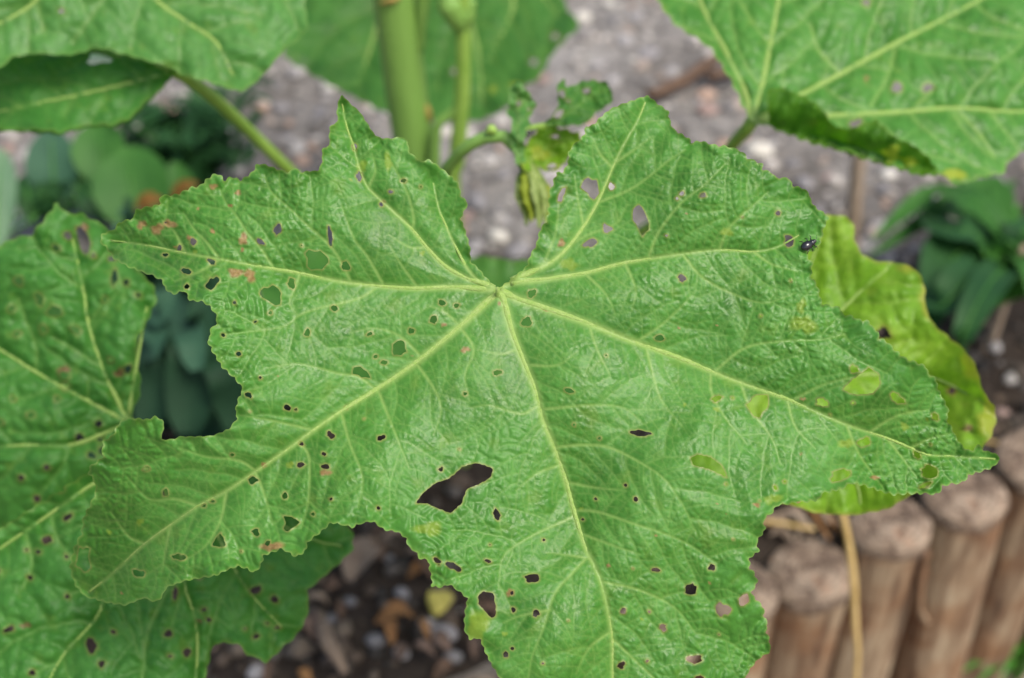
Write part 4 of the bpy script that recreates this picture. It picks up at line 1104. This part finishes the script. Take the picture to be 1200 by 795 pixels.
# yellowing leaf under the right-hand lobes
YL = hleaf([(945, 262), (958, 252), (973, 252), (990, 253), (1001, 262), (1001, 281), (1010, 298), (1025, 306), (1051, 308), (1071, 314), (1080, 326), (1084, 340), (1084, 361), (1094, 381), (1119, 401), (1132, 412), (1143, 427), (1148, 445), (1152, 460), (1166, 478), (1167, 495), (1161, 512), (1148, 530), (1120, 555), (1085, 572), (1064, 582), (1040, 597), (1000, 604), (975, 603), (955, 601), (925, 591), (880, 585), (830, 575), (790, 545), (800, 500), (815, 450), (850, 390), (900, 330), (930, 290)],
      lambda X, Y: 0.665 - 0.00012 * (Y - 400) - 0.030 * np.clip((X + 0.45 * (Y - 400) - 1085) / 90, -0.2, 1) ** 2 + 0.006 * np.sin(X / 38 + 2) * np.sin(Y / 44),
      M['leaf_yellow'], 'yellowing wavy leaf half hidden beneath the largest leaf', [[(890, 440), (950, 400), (1000, 350), (1040, 315)], [(890, 440), (980, 440), (1080, 440), (1150, 470)], [(890, 440), (950, 500), (1000, 560), (1010, 600)], [(890, 440), (930, 360), (965, 270)]], [(1035, 391, 10, 6, 20), (1116, 458, 4, 4)], [], 4.0, 37, 2.5, relief=1.3, yellow=[(1140, 430, 12, 16), (1158, 490, 12, 22), (1084, 352, 6, 24), (1065, 314, 22, 5)], brown=[(1134, 502, 5, 5), (1116, 458, 6, 5)],
      petiole=([P3(890, 440, 0.665), P3(870, 445, 0.69), P3(760, 440, 0.85), on_y(510, 485, stem_y)], [0.003, 0.0035, 0.004, 0.005]), vcol=0.5)

# dark leaf seen in the notch, enlarged underneath so the big leaf's holes read dark
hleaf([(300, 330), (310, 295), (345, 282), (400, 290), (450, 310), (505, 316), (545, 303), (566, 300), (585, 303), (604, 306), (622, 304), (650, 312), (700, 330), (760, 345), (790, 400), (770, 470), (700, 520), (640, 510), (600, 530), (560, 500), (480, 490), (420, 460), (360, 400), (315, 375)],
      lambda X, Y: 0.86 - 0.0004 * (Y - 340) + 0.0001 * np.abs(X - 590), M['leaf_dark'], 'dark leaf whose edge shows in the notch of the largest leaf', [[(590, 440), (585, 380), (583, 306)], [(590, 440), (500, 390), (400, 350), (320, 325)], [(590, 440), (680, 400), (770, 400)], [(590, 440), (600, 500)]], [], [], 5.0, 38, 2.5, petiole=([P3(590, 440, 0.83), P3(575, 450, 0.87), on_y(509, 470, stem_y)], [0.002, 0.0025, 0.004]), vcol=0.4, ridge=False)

# ---- stems, side shoot, bud
base = plant.location.copy()
st = link_mesh('stem', tube_mesh('stem', [base + Vector((0, 0, -0.03)), base + Vector((0, 0, 0.05)), on_y(503, 330, stem_y), on_y(489, 200, stem_y), on_y(474, 90, stem_y), on_y(462, 0, stem_y), on_y(450, -90, stem_y), on_y(430, -240, stem_y), on_y(420, -330, stem_y)], [0.018, 0.0165, 0.0155, 0.0148, 0.0142, 0.0142, 0.0135, 0.012, 0.003], 18, 90, 1.0, 0.012), M['stem'], plant)
st['label'] = 'thick upright main stem'
link_mesh('stipule', tube_mesh('stipule', [on_y(493, 60, stem_y - 0.004), on_y(494, 30, stem_y - 0.004), on_y(497, -20, stem_y - 0.004)], [0.002, 0.004, 0.005], 8, 14), M['stem'], st)
link_mesh('node', tube_mesh('node', [on_y(446, 4, stem_y - 0.012), on_y(460, 0, stem_y - 0.016), on_y(470, -4, stem_y - 0.014)], [0.001, 0.002, 0.001], 8, 14), M['ochre'], st)
link_mesh('stipule', tube_mesh('stipule', [on_y(500, 122, stem_y - 0.006), on_y(501, 130, stem_y - 0.006), on_y(503, 142, stem_y - 0.004)], [0.001, 0.003, 0.002], 8, 10), M['ochre'], st)
ty = 0.90
ts = link_mesh('stem', tube_mesh('stem', [base + Vector((0.02, -0.01, -0.02)), base + Vector((0.025, -0.012, 0.06)), on_y(531, 230, ty), on_y(535, 190, ty), on_y(542, 110, ty), on_y(543, 40, ty), on_y(542, 0, ty), on_y(540, -80, ty), on_y(538, -160, ty)], [0.007, 0.0065, 0.006, 0.0058, 0.0055, 0.0055, 0.005, 0.0045, 0.002], 12, 60), M['petiole'], plant)
ts['label'] = 'slender light green side stem'
link_mesh('node', tube_mesh('node', [on_y(543, 40, ty), on_y(537, 22, ty), on_y(528, 5, ty), on_y(522, -15, ty)], [0.004, 0.008, 0.009, 0.003], 10, 20), M['stem'], ts)
link_mesh('node', tube_mesh('node', [on_y(544, 36, ty), on_y(547, 18, ty), on_y(553, 0, ty)], [0.004, 0.006, 0.003], 10, 14), M['stem'], ts)
link_mesh('twig', tube_mesh('twig', [on_y(541, 120, ty), on_y(527, 135, ty), on_y(512, 150, ty), on_y(509, 200, ty), on_y(509, 260, ty)], [0.003, 0.0035, 0.004, 0.004, 0.004], 9, 24), M['stem'], ts)

sh = link_mesh('side_shoot', tube_mesh('side_shoot', [on_y(508, 360, stem_y), P3(515, 260, 0.86), P3(521, 208, 0.74), P3(530, 190, 0.72), P3(543, 176, 0.71), P3(560, 164, 0.705), P3(583, 159, 0.70), P3(600, 165, 0.70), P3(610, 180, 0.70), P3(616, 196, 0.70)], [0.004, 0.004, 0.0036, 0.0034, 0.0032, 0.0031, 0.003, 0.003, 0.0028, 0.003], 12, 60), M['stem'], plant)
sh['label'] = 'arched side shoot carrying small leaves and a drooping bud'
link_mesh('node', tube_mesh('node', [P3(571, 156, 0.698), P3(576, 151, 0.697), P3(580, 156, 0.697)], [0.0012, 0.0022, 0.0015], 8, 10), M['petiole'], sh)
link_mesh('twig', tube_mesh('twig', [P3(608, 172, 0.70), P3(612, 156, 0.70), P3(624, 150, 0.70), P3(640, 147, 0.70), P3(662, 146, 0.70)], [0.0022, 0.0016, 0.0013, 0.0012, 0.001], 8, 22), M['petiole'], sh)


def small_leaf(outline, depthf, mat, prim, seed, holes=(), yellow=(), brown=(), teeth=4.5, label=None):
    L = Leaf(jag(outline, teeth, 3.0, seed), depthf, 2.2, seed)
    L.add_holes(holes); L.add_spots(yellow, L.yel); L.add_spots(brown, L.brown)
    for p in prim: L.vein(p, 1, 2.2, 1.4, 0.5)
    L.grow({1}, 2, 16, 50, 40, 1.5, 1.2, 0.35, 6, 6)
    e, idv = L.voronoi(9, 1.0, seed)
    L.build('small_leaf', mat, sh, 0.0026 * (1 - np.exp(-L.d2 / 8)) + 0.0018 * (1 - np.exp(-(e / 3) ** 2)) + 0.002 * np.sin(L.X / 6.0) * np.sin(L.Y / 5.0), label, 1.5, 1.8)
    return L


small_leaf([(637, 147), (645, 137), (652, 132), (655, 120), (653, 107), (655, 95), (660, 92), (664, 103), (675, 99), (687, 95), (700, 95), (713, 98), (716, 107), (719, 118), (710, 125), (700, 131), (687, 145), (660, 148)], lambda X, Y: 0.69 + 0.00025 * (140 - Y) + 0.003 * np.sin(X / 12), M['leaf_dark'], [[(638, 147), (665, 133), (690, 115), (712, 104)]], 71, [(687, 107, 4, 3.5), (655, 134, 6, 3.5, -30), (659, 110, 3, 4), (666, 118, 2, 2)], label='small dark toothed leaf at the end of the side shoot')
small_leaf([(606, 195), (602, 175), (597, 158), (601, 145), (594, 130), (598, 118), (595, 108), (603, 96), (611, 99), (620, 110), (628, 122), (625, 132), (619, 136), (621, 146), (614, 160), (615, 190)], lambda X, Y: 0.688 + 0.0002 * (150 - Y) + 0.00025 * np.abs(X - 609) + 0.003 * np.sin(Y / 9), M['leaf_pale'], [[(609, 192), (607, 150), (608, 104)]], 72, [(608, 122, 2.6, 3.2), (620, 128, 1.6, 1.6)], label='narrow folded young leaf standing upright')
small_leaf([(612, 195), (610, 178), (620, 165), (632, 150), (645, 148), (660, 152), (678, 156), (684, 165), (672, 172), (666, 186), (655, 198), (643, 202), (632, 196), (622, 206)], lambda X, Y: 0.699 + 0.004 * np.sin(X / 14) + 0.0001 * (X - 640), M['leaf_yellow'], [[(614, 192), (640, 175), (672, 160)]], 73, [(651, 160, 4, 2.5), (647, 195, 5, 3), (672, 152, 5, 3)], [(632, 180, 12, 8)], label='ragged yellowish young leaf below the dark one')
# drooping bud: overlapping sepals round a core
bc = P3(625, 226, 0.70)
bud = link_mesh('flower_bud', tube_mesh('flower_bud', [P3(617, 192, 0.70), P3(621, 204, 0.70), P3(625, 222, 0.70), P3(627, 240, 0.70), P3(628, 256, 0.70)], [0.003, 0.0052, 0.0062, 0.005, 0.0018], 14, 26, 1.0, 0.10, 4), M['bud'], sh)
bud['label'] = 'drooping half-withered flower bud'
for k2 in range(9):
    w = k2 * 2 * math.pi / 9
    ox, od = 16 * math.cos(w), 0.006 * math.sin(w)
    link_mesh('sepal', tube_mesh('sepal', [P3(619 + ox * 0.3, 198, 0.70 + od * 0.3), P3(623 + ox * 0.85, 214, 0.70 + od), P3(626 + ox, 234 + rng.uniform(-3, 3), 0.70 + od), P3(629 + ox * 0.8, 250 + rng.uniform(-4, 6), 0.70 + od * 0.8), P3(630 + ox * 0.9, 262 + rng.uniform(-4, 10), 0.70 + od)], [0.001, 0.0024, 0.003, 0.002, 0.0006], 9, 22, 0.5, 0.3, k2), M['bud'] if k2 % 3 else M['leaf_under'], bud)


# ------------------------------------------------------------------ beetles on the leaves
def ellipsoid(bm_, c, s, rot, seg=14):
    geo = bmesh.ops.create_uvsphere(bm_, u_segments=seg, v_segments=seg // 2 + 2, radius=1.0)
    bmesh.ops.transform(bm_, matrix=Matrix.Translation(c) @ rot.to_4x4() @ Matrix.Diagonal((*s, 1)), verts=geo['verts'])


def bm_obj(name, bm_, mat, parent):
    me = bpy.data.meshes.new(name); bm_.to_mesh(me); bm_.free()
    return link_mesh(name, me, mat, parent)


def beetle(p, nrm, fwd, size, label):
    nrm = nrm.normalized(); fwd = (fwd - nrm * fwd.dot(nrm)).normalized(); side = nrm.cross(fwd)
    rot = Matrix((fwd, side, nrm)).transposed()
    root = empty('beetle', tuple(p))
    tag(root, label, 'beetle')
    c = p + nrm * size * 0.25
    b = bmesh.new(); ellipsoid(b, c - fwd * size * 0.12, (size * 0.36, size * 0.26, size * 0.22), rot); bm_obj('wing_cases', b, M['black'], root)
    b = bmesh.new(); ellipsoid(b, c + fwd * size * 0.24, (size * 0.15, size * 0.19, size * 0.15), rot); bm_obj('thorax', b, M['black'], root)
    b = bmesh.new(); ellipsoid(b, c + fwd * size * 0.40 - nrm * size * 0.03, (size * 0.10, size * 0.12, size * 0.10), rot); bm_obj('head', b, M['black'], root)
    for s in (-1, 1):
        for k3, f in enumerate((0.26, 0.08, -0.14)):
            a = c + fwd * size * f + side * s * size * 0.16 - nrm * size * 0.08
            k_ = a + side * s * size * 0.16 + nrm * size * 0.06 + fwd * size * (0.08 - 0.08 * k3)
            e_ = p + fwd * size * (f + 0.14 - 0.14 * k3) + side * s * size * 0.42
            link_mesh('leg', tube_mesh('leg', [a, k_, e_], [size * 0.03, size * 0.025, size * 0.015], 6, 8), M['black'], root)
        a = c + fwd * size * 0.47
        link_mesh('antenna', tube_mesh('antenna', [a, a + fwd * size * 0.12 + side * s * size * 0.10, a + fwd * size * 0.2 + side * s * size * 0.22], [size * 0.015, size * 0.012, size * 0.01], 5, 8), M['black'], root)


view = Vector(-Fv)
pb = P3(946, 288, float(L0.surf(946, 288)))
beetle(pb, view + Vector((0.1, 0, 0.2)), Vector(Rv) * 0.85 + Vector(Uv) * 0.5, 0.0058, 'tiny glossy black beetle at the edge of the largest leaf')
beetle(P3(620, 157, 0.693), view + Vector((-0.3, 0, 0.1)), Vector(Rv) * 0.8 + Vector(Uv) * 0.2, 0.0060, 'tiny black beetle on the side shoot with small leaves')


# ------------------------------------------------------------------ foliage of the neighbouring plants
def blade_mesh(name, pts, width, up=Vector((0, 0, 1)), n=12, m=5, cup=0.12, prof='oval', wave=0.0, seed=0):
    c = smooth_line(pts, n)
    V, Fc = [], []
    tang = np.gradient(c, axis=0)
    rg = random.Random(seed)
    for i in range(n):
        t = i / (n - 1)
        if prof == 'oval': w = math.sin(math.pi * min(max(t, 0.02), 0.985)) ** 0.62
        elif prof == 'spoon': w = 0.25 + 0.75 * math.sin(math.pi * min(t * 0.93 + 0.0, 1) ** 1.9) ** 0.8 if t < 0.97 else 0.45
        else: w = max(0.04, (math.sin(math.pi * t ** 0.7)) ** 0.8)
        tv = Vector(tang[i]).normalized()
        s = tv.cross(up)
        s = s.normalized() if s.length > 1e-6 else Vector((1, 0, 0))
        nv = s.cross(tv)
        for k_ in range(m):
            u = (k_ / (m - 1) * 2 - 1)
            V.append(Vector(c[i]) + s * (u * w * width / 2) + nv * (cup * width * u * u * w + wave * width * math.sin(9 * t + 3 * u + seed)))
    for i in range(n - 1):
        for k_ in range(m - 1):
            Fc.append((i * m + k_, i * m + k_ + 1, (i + 1) * m + k_ + 1, (i + 1) * m + k_))
    return mesh_from(name, V, Fc)


def arch(b, tip, rise):
    return [b, b.lerp(tip, 0.35) + Vector((0, 0, rise)), b.lerp(tip, 0.7) + Vector((0, 0, rise * 0.9)), tip]


# broad-leaved plant right, lanceolate leaves
bp_ = on_z(1165, 385, 0.0)
pr = empty('broadleaf_plant', tuple(bp_))
tag(pr, 'low plant with long pointed dark green leaves next to the yellowing leaf', 'plant')
link_mesh('stem', tube_mesh('stem', [bp_ + Vector((0, 0, -0.02)), bp_ + Vector((0.003, 0, 0.04)), bp_ + Vector((0.008, 0, 0.09))], [0.005, 0.0045, 0.003], 8, 12), M['stalk'], pr)
Lst = [((1160, 330), (1150, 222), (1018, 300), 44, 'blade_mid', 0.02), ((1165, 350), (1120, 300), (1085, 395), 74, 'blade_dark', 0.03), ((1165, 345), (1158, 300), (1195, 240), 46, 'blade_bright', 0.02), ((1165, 350), (1215, 330), (1148, 368), 44, 'blade_bright', 0.03),
       ((1165, 360), (1110, 270), (1070, 250), 50, 'blade_dark', 0.02), ((1170, 340), (1230, 300), (1275, 330), 60, 'blade_mid', 0.03), ((1165, 350), (1130, 250), (1190, 212), 50, 'blade_mid', 0.03), ((1165, 360), (1100, 360), (1060, 330), 46, 'blade_dark', 0.02),
       ((1170, 350), (1200, 280), (1240, 240), 46, 'blade_dark', 0.03), ((1160, 370), (1130, 390), (1120, 430), 40, 'blade_dark', 0.02), ((1170, 360), (1230, 370), (1260, 410), 46, 'blade_mid', 0.02), ((1160, 345), (1090, 230), (1020, 282), 36, 'blade_mid', 0.03)]
for q, (a, b_, c_, w, mt, rise) in enumerate(Lst):
    y0_ = bp_.y
    A = bp_ + Vector((0.002, 0, 0.02 + 0.006 * q))
    B = on_z(b_[0], b_[1], 0.075 + 0.004 * (q % 5)); Cc_ = on_z(c_[0], c_[1], 0.05 + 0.01 * (q % 3))
    link_mesh('leaf', blade_mesh('leaf', [A, A.lerp(B, 0.6) + Vector((0, 0, 0.02)), B, Cc_], w * 1.45 / FPX, n=16, prof='lance', wave=0.03, seed=q), M[mt], pr)
    link_mesh('midrib', tube_mesh('midrib', [A, A.lerp(B, 0.6) + Vector((0, 0, 0.0205)), B + Vector((0, 0, 0.0006)), B.lerp(Cc_, 0.9) + Vector((0, 0, 0.0006))], [0.0011, 0.0009, 0.0007, 0.0004], 6, 22), M['blade_bright'], pr.children[-1])

# low plants at the left behind the big leaf
def ground_plant(name, px, py, label, leaves, cat='plant', stem_h=0.04):
    b0 = on_z(px, py, 0.0)
    root = empty(name, tuple(b0)); tag(root, label, cat)
    link_mesh('stem', tube_mesh('stem', [b0 + Vector((0, 0, -0.02)), b0 + Vector((0, 0.002, stem_h * 0.5)), b0 + Vector((0.002, 0, stem_h))], [0.005, 0.0045, 0.003], 8, 10), M['blade_mid'], root)
    for q, (x1, y1, z1, x2, y2, z2, w, mt, prof) in enumerate(leaves):
        A = b0 + Vector((0, 0, stem_h * (0.3 + 0.7 * (q % 4) / 4)))
        B, C_ = on_z(x1, y1, z1), on_z(x2, y2, z2)
        d = (C_ - Vector((0, 0, H))).length
        # petiole up to the blade, then the blade itself
        lf = link_mesh('leaf', blade_mesh('leaf', [B, B.lerp(C_, 0.5) + Vector((0, 0, 0.006)), C_], w * d / FPX, up=Vector((0, -0.6, 0.8)), n=14, prof=prof, wave=0.02, seed=q), M[mt], root)
        if mt != 'orange': link_mesh('midrib', tube_mesh('midrib', [B, B.lerp(C_, 0.5) + Vector((0, -0.0004, 0.0066)), B.lerp(C_, 0.92) + Vector((0, -0.0004, 0.0012))], [0.0014, 0.0011, 0.0005], 6, 14), M['blade_bright'], lf)
        link_mesh('petiole', tube_mesh('petiole', [A, A.lerp(B, 0.5) + Vector((0, 0, 0.01)), B + (C_ - B) * 0.08], [0.0022, 0.0018, 0.0014], 6, 10), M['blade_mid'], lf)
    return root, b0


ground_plant('broadleaf_plant', 75, 262, 'plant with rounded blue-green leaf blades beside bare soil', [(66, 244, 0.03, 60, 148, 0.09, 58, 'blade_blue', 'oval'), (-5, 300, 0.03, 2, 175, 0.08, 46, 'blade_grey', 'oval'), (100, 252, 0.03, 100, 180, 0.06, 26, 'blade_mid', 'oval'), (40, 262, 0.03, 28, 205, 0.05, 30, 'blade_dark', 'oval'), (80, 250, 0.02, 40, 225, 0.05, 40, 'blade_dark', 'oval'), (10, 270, 0.03, -30, 220, 0.06, 50, 'blade_dark', 'oval')])
gp, gb = ground_plant('broadleaf_plant', 170, 285, 'plant with wide mid-green leaves and a withered orange leaf', [(165, 275, 0.04, 148, 172, 0.09, 86, 'blade_mid', 'oval'), (120, 220, 0.05, 115, 140, 0.09, 60, 'blade_mid', 'oval'), (215, 262, 0.04, 205, 190, 0.08, 40, 'blade_mid', 'oval'), (190, 250, 0.03, 230, 200, 0.05, 46, 'blade_dark', 'oval'), (125, 260, 0.03, 95, 215, 0.05, 34, 'blade_dark', 'oval'), (160, 250, 0.075, 190, 234, 0.09, 20, 'orange', 'oval'), (200, 236, 0.07, 232, 216, 0.09, 16, 'orange', 'oval')])

# dark feathery plants
def feathery(px, py, label, n, spread, height, lw, llen, mat, seed, nst=9):
    rg = random.Random(seed)
    b0 = on_z(px, py, 0.0)
    root = empty('feathery_plant', tuple(b0)); tag(root, label, 'plant')
    for s in range(nst):
        a = rg.uniform(0, 6.28); r_ = rg.uniform(0.2, 1) * spread
        tip = b0 + Vector((r_ * math.cos(a), r_ * 0.7 * math.sin(a), height * rg.uniform(0.6, 1.1)))
        mid = b0.lerp(tip, 0.5) + Vector((0, 0, height * 0.2))
        stp = link_mesh('stem', tube_mesh('stem', [b0 + Vector((0, 0, -0.01)), mid, tip], [0.0022, 0.0018, 0.001], 6, 12), M['blade_mid'], root)
        cl = smooth_line([b0, mid, tip], n)
        for k_ in range(max(2, n // 5), n):
            for h_ in range(3):
                w = rg.uniform(0, 6.28)
                p0 = Vector(cl[k_])
                d = Vector((math.cos(w), math.sin(w), rg.uniform(0.1, 0.9))).normalized() * llen * rg.uniform(0.7, 1.2)
                link_mesh('leaf', blade_mesh('leaf', [p0, p0 + d * 0.6, p0 + d - Vector((0, 0, llen * 0.15))], lw, n=5, m=3, prof='lance', seed=k_), M[mat], stp)
    return root


feathery(232, 222, 'bushy plant of narrow dark green leaves below the bare petiole', 13, 0.10, 0.085, 0.008, 0.034, 'blade_dark', 3, 16)
feathery(60, 268, 'small dark needle-leaved plant under the blue-green leaf', 9, 0.05, 0.05, 0.006, 0.026, 'blade_dark', 4, 6)


# blue-green rosettes seen between the left leaf and the big leaf
def rosette(px, py, label, n, rad, wid, mat, seed, h0, group=None):
    rg = random.Random(seed)
    b0 = on_z(px, py, 0.0)
    root = empty('rosette_plant', tuple(b0)); tag(root, label, 'plant', group)
    link_mesh('stem', tube_mesh('stem', [b0 + Vector((0, 0, -0.02)), b0 + Vector((0, 0, h0 * 0.6)), b0 + Vector((0, 0, h0 + 0.02))], [0.006, 0.005, 0.003], 8, 10), M['succulent'], root)
    for k_ in range(n):
        t = k_ / n
        a = k_ * 2.39996 + rg.uniform(-0.2, 0.2)
        z = h0 * (0.3 + 0.7 * t)
        r_ = rad * (1.1 - 0.85 * t) * rg.uniform(0.85, 1.1)
        el = 0.15 + 1.1 * t
        d = Vector((math.cos(a) * math.cos(el), math.sin(a) * math.cos(el), math.sin(el)))
        A = b0 + Vector((0, 0, z))
        link_mesh('leaf', blade_mesh('leaf', [A, A + d * r_ * 0.5 + Vector((0, 0, 0.004)), A + d * r_ * 0.85, A + d * r_ - Vector((0, 0, 0.012 * (1 - t)))], wid * (1.05 - 0.5 * t), up=Vector((0, 0, 1)), n=14, m=7, cup=0.22, prof='spoon', seed=k_), M[mat], root)
    return root


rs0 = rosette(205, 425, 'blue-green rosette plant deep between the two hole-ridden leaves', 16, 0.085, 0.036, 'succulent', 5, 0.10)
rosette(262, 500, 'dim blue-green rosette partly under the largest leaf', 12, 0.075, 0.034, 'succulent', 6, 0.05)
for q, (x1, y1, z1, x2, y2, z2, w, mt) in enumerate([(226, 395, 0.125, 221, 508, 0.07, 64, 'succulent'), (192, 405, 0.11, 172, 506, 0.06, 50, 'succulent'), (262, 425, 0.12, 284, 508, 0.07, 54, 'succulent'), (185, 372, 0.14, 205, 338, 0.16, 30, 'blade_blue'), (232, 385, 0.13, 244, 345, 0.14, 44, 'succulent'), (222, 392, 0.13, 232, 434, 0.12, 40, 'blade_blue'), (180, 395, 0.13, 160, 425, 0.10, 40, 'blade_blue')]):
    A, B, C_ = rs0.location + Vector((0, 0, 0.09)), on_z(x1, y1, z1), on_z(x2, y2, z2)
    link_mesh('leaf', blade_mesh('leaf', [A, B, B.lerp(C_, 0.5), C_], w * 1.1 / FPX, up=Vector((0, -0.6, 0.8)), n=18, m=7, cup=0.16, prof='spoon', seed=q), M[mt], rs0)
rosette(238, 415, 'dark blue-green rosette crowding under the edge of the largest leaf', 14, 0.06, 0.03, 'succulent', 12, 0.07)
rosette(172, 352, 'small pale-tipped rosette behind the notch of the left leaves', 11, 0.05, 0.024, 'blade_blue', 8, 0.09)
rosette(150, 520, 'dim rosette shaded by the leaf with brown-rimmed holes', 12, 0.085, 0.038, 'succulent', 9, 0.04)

# weed at the foot of the logs
wb = on_z(1190, 800, PATH_Z)
wr = empty('weed', tuple(wb)); tag(wr, 'fresh green weed sprouting at the foot of the logs', 'weed')
for q, (x, y, z) in enumerate([(1120, 792, 0.05), (1150, 772, 0.06), (1200, 752, 0.08), (1230, 770, 0.07), (1170, 800, 0.05), (1215, 790, 0.06), (1140, 805, 0.04), (1185, 770, 0.07)]):
    C_ = on_z(x, y, PATH_Z + z)
    link_mesh('leaf', blade_mesh('leaf', [wb, wb.lerp(C_, 0.5) + Vector((0, 0, 0.03)), C_], 0.011, n=12, prof='lance', seed=q), M['blade_bright'], wr)

# straw stalk in front of the logs and a dry stalk in the bed
sy = log_c[1][0].y - 0.062
p1 = on_y(1006, 860, sy)
p1.z = PATH_Z
s1 = on_y(988, 603, sy + 0.02)
straw = link_mesh('straw_stalk', tube_mesh('straw_stalk', [p1 + Vector((0, 0, -0.01)), on_y(1003, 795, sy + 0.002), on_y(1002, 730, sy + 0.006), on_y(998, 660, sy + 0.012), s1, on_y(984, 580, sy + 0.03)], [0.0024, 0.0023, 0.0023, 0.0022, 0.003, 0.002], 9, 40, 1.0, 0.05), M['straw'])
tag(straw, 'pale yellow straw stalk standing upright in front of the logs', 'stalk')
d0 = on_z(996, 300, 0.0)
ds = link_mesh('dry_stalk', tube_mesh('dry_stalk', [d0 + Vector((0, 0, -0.02)), on_y(1000, 255, d0.y), on_y(1006, 190, d0.y), on_y(1010, 150, d0.y)], [0.0075, 0.0072, 0.0068, 0.006], 10, 20, 1.0, 0.06), M['stalk'])
tag(ds, 'short brown dry stalk standing in the sandy soil', 'stalk')
for (pts, lab) in [([(760, 112), (800, 95), (850, 60)], 'brown twig lying on the soil above the big leaf'), ([(830, 90), (870, 78), (905, 60)], 'dark twig lying beside the ragged leaf')]:
    t_ = link_mesh('twig', tube_mesh('twig', [on_z(x, y, 0.006) for x, y in pts], [0.006, 0.007, 0.005], 8, 16, 1.0, 0.15), M['dead_brown'])
    tag(t_, lab, 'twig')

# white flake lying on the small upper-left leaf
fl = L_low.surf(116, 70)
V, Fc = [], []
for k_ in range(14):
    w = 2 * math.pi * k_ / 14
    rr = 1 + 0.2 * math.sin(3 * w + 1) + 0.1 * math.sin(5 * w)
    V.append(P3(116 + 14 * rr * math.cos(w), 70 + 6.5 * rr * math.sin(w), float(fl) - 0.0015 - 0.0010 * math.cos(2 * w)))
V.append(P3(116, 70, float(fl) - 0.0035))
for k_ in range(14): Fc.append((k_, (k_ + 1) % 14, 14))
tag(link_mesh('flake', mesh_from('flake', V, Fc), M['white']), 'small white papery flake lying on the leaf with the bare petiole', 'flake')


# ------------------------------------------------------------------ dead leaves and chips on the dark soil
def dead_leaf(px, py, lpx, wpx, ang, mat, label, group=None, z=0.008, name='dead_leaf'):
    p = on_z(px, py, 0.0)
    d = (p - Vector((0, 0, H))).length
    zz = bed_h(p.x, p.y) + z
    dv = Vector((math.cos(ang), math.sin(ang), 0)) * (lpx * d / FPX / 2)
    c = Vector((p.x, p.y, zz))
    me = blade_mesh(name, [c - dv, c - dv * 0.3 + Vector((0, 0, 0.006)), c + dv * 0.4 + Vector((0, 0, 0.007)), c + dv - Vector((0, 0, 0.002))], wpx * d / FPX, n=14, m=7, cup=rng.uniform(-0.2, 0.35), wave=0.07, seed=rng.randrange(99))
    return tag(link_mesh(name, me, M[mat]), label, 'leaf', group)


dead_leaf(516, 700, 40, 30, 1.2, 'dead_yellow', 'yellow fallen leaf lying at the margin of the largest leaf')
dead_leaf(462, 722, 46, 24, 0.3, 'dead_orange', 'orange-brown dead leaf on the dark soil')
dead_leaf(425, 655, 70, 40, 1.1, 'dead_tan', 'tan curled dead leaf beside the lobe of the lower leaf')
dead_leaf(500, 655, 40, 24, 2.0, 'dead_brown', 'dark brown leaf under the margin of the largest leaf')
t_ = link_mesh('twig', tube_mesh('twig', [on_z(380, 733, 0.012), on_z(384, 752, 0.016), on_z(396, 770, 0.014), on_z(404, 788, 0.006)], [0.005, 0.006, 0.0055, 0.003], 9, 20, 0.7, 0.1), M['dead_tan'])
tag(t_, 'curved pinkish tan twig lying on the dark soil', 'twig')
for q in range(34):
    x, y = rng.uniform(290, 580), rng.uniform(600, 800)
    dead_leaf(x, y, rng.uniform(18, 42), rng.uniform(9, 22), rng.uniform(0, 3.1), rng.choice(['dead_brown', 'dead_brown', 'bark', 'dead_tan', 'dead_orange']), 'scrap of dead leaf or bark in the litter on dark soil', 'litter on the dark soil', rng.uniform(0.003, 0.014), 'leaf_scrap')
for q in range(30):
    x, y = rng.uniform(860, 1080), 0
    k_ = rng.uniform(0.035, 0.10)
    u = rng.uniform(-0.08, 0.20)
    X_ = a0.x + LDIR.x * u + LNRM.x * k_; Y_ = a0.y + LDIR.y * u + LNRM.y * k_
    c = Vector((X_, Y_, bed_h(X_, Y_) + rng.uniform(0.004, 0.02)))
    a = rng.uniform(0, 3.14); Lh = rng.uniform(0.015, 0.04)
    dv = Vector((math.cos(a) * Lh, math.sin(a) * Lh, rng.uniform(-0.006, 0.006)))
    o = link_mesh('straw_scrap', tube_mesh('straw_scrap', [c - dv, c + Vector((0, 0, 0.004)), c + dv], [0.0012, 0.0018, 0.001], 6, 8), M[rng.choice(['straw', 'dead_tan', 'dead_brown', 'stalk'])])
    tag(o, 'bit of dry straw or stem lying behind the log tops', 'straw', 'straw litter behind the logs')

hp = on_z(945, 622, 0.0)
for q in range(46):
    c = Vector((hp.x + rng.gauss(0, 0.035), hp.y + rng.gauss(0.01, 0.018), 0))
    if bed_dist(c.x, c.y) < 0.045: continue
    c.z = bed_h(c.x, c.y) + rng.uniform(0.003, 0.022)
    a = rng.uniform(0, 3.14); Lh = rng.uniform(0.012, 0.035)
    dv = Vector((math.cos(a) * Lh, math.sin(a) * Lh, rng.uniform(-0.006, 0.006)))
    o = link_mesh('bark_scrap', tube_mesh('bark_scrap', [c - dv, c + Vector((0, 0, 0.004)), c + dv], [0.0016, 0.0034, 0.0014], 6, 8, 0.5, 0.2, q), M[rng.choice(['dead_orange', 'dead_tan', 'dead_brown', 'stalk'])])
    tag(o, 'reddish brown scrap of bark heaped behind the cut log top', 'bark', 'bark scraps heaped behind the logs')
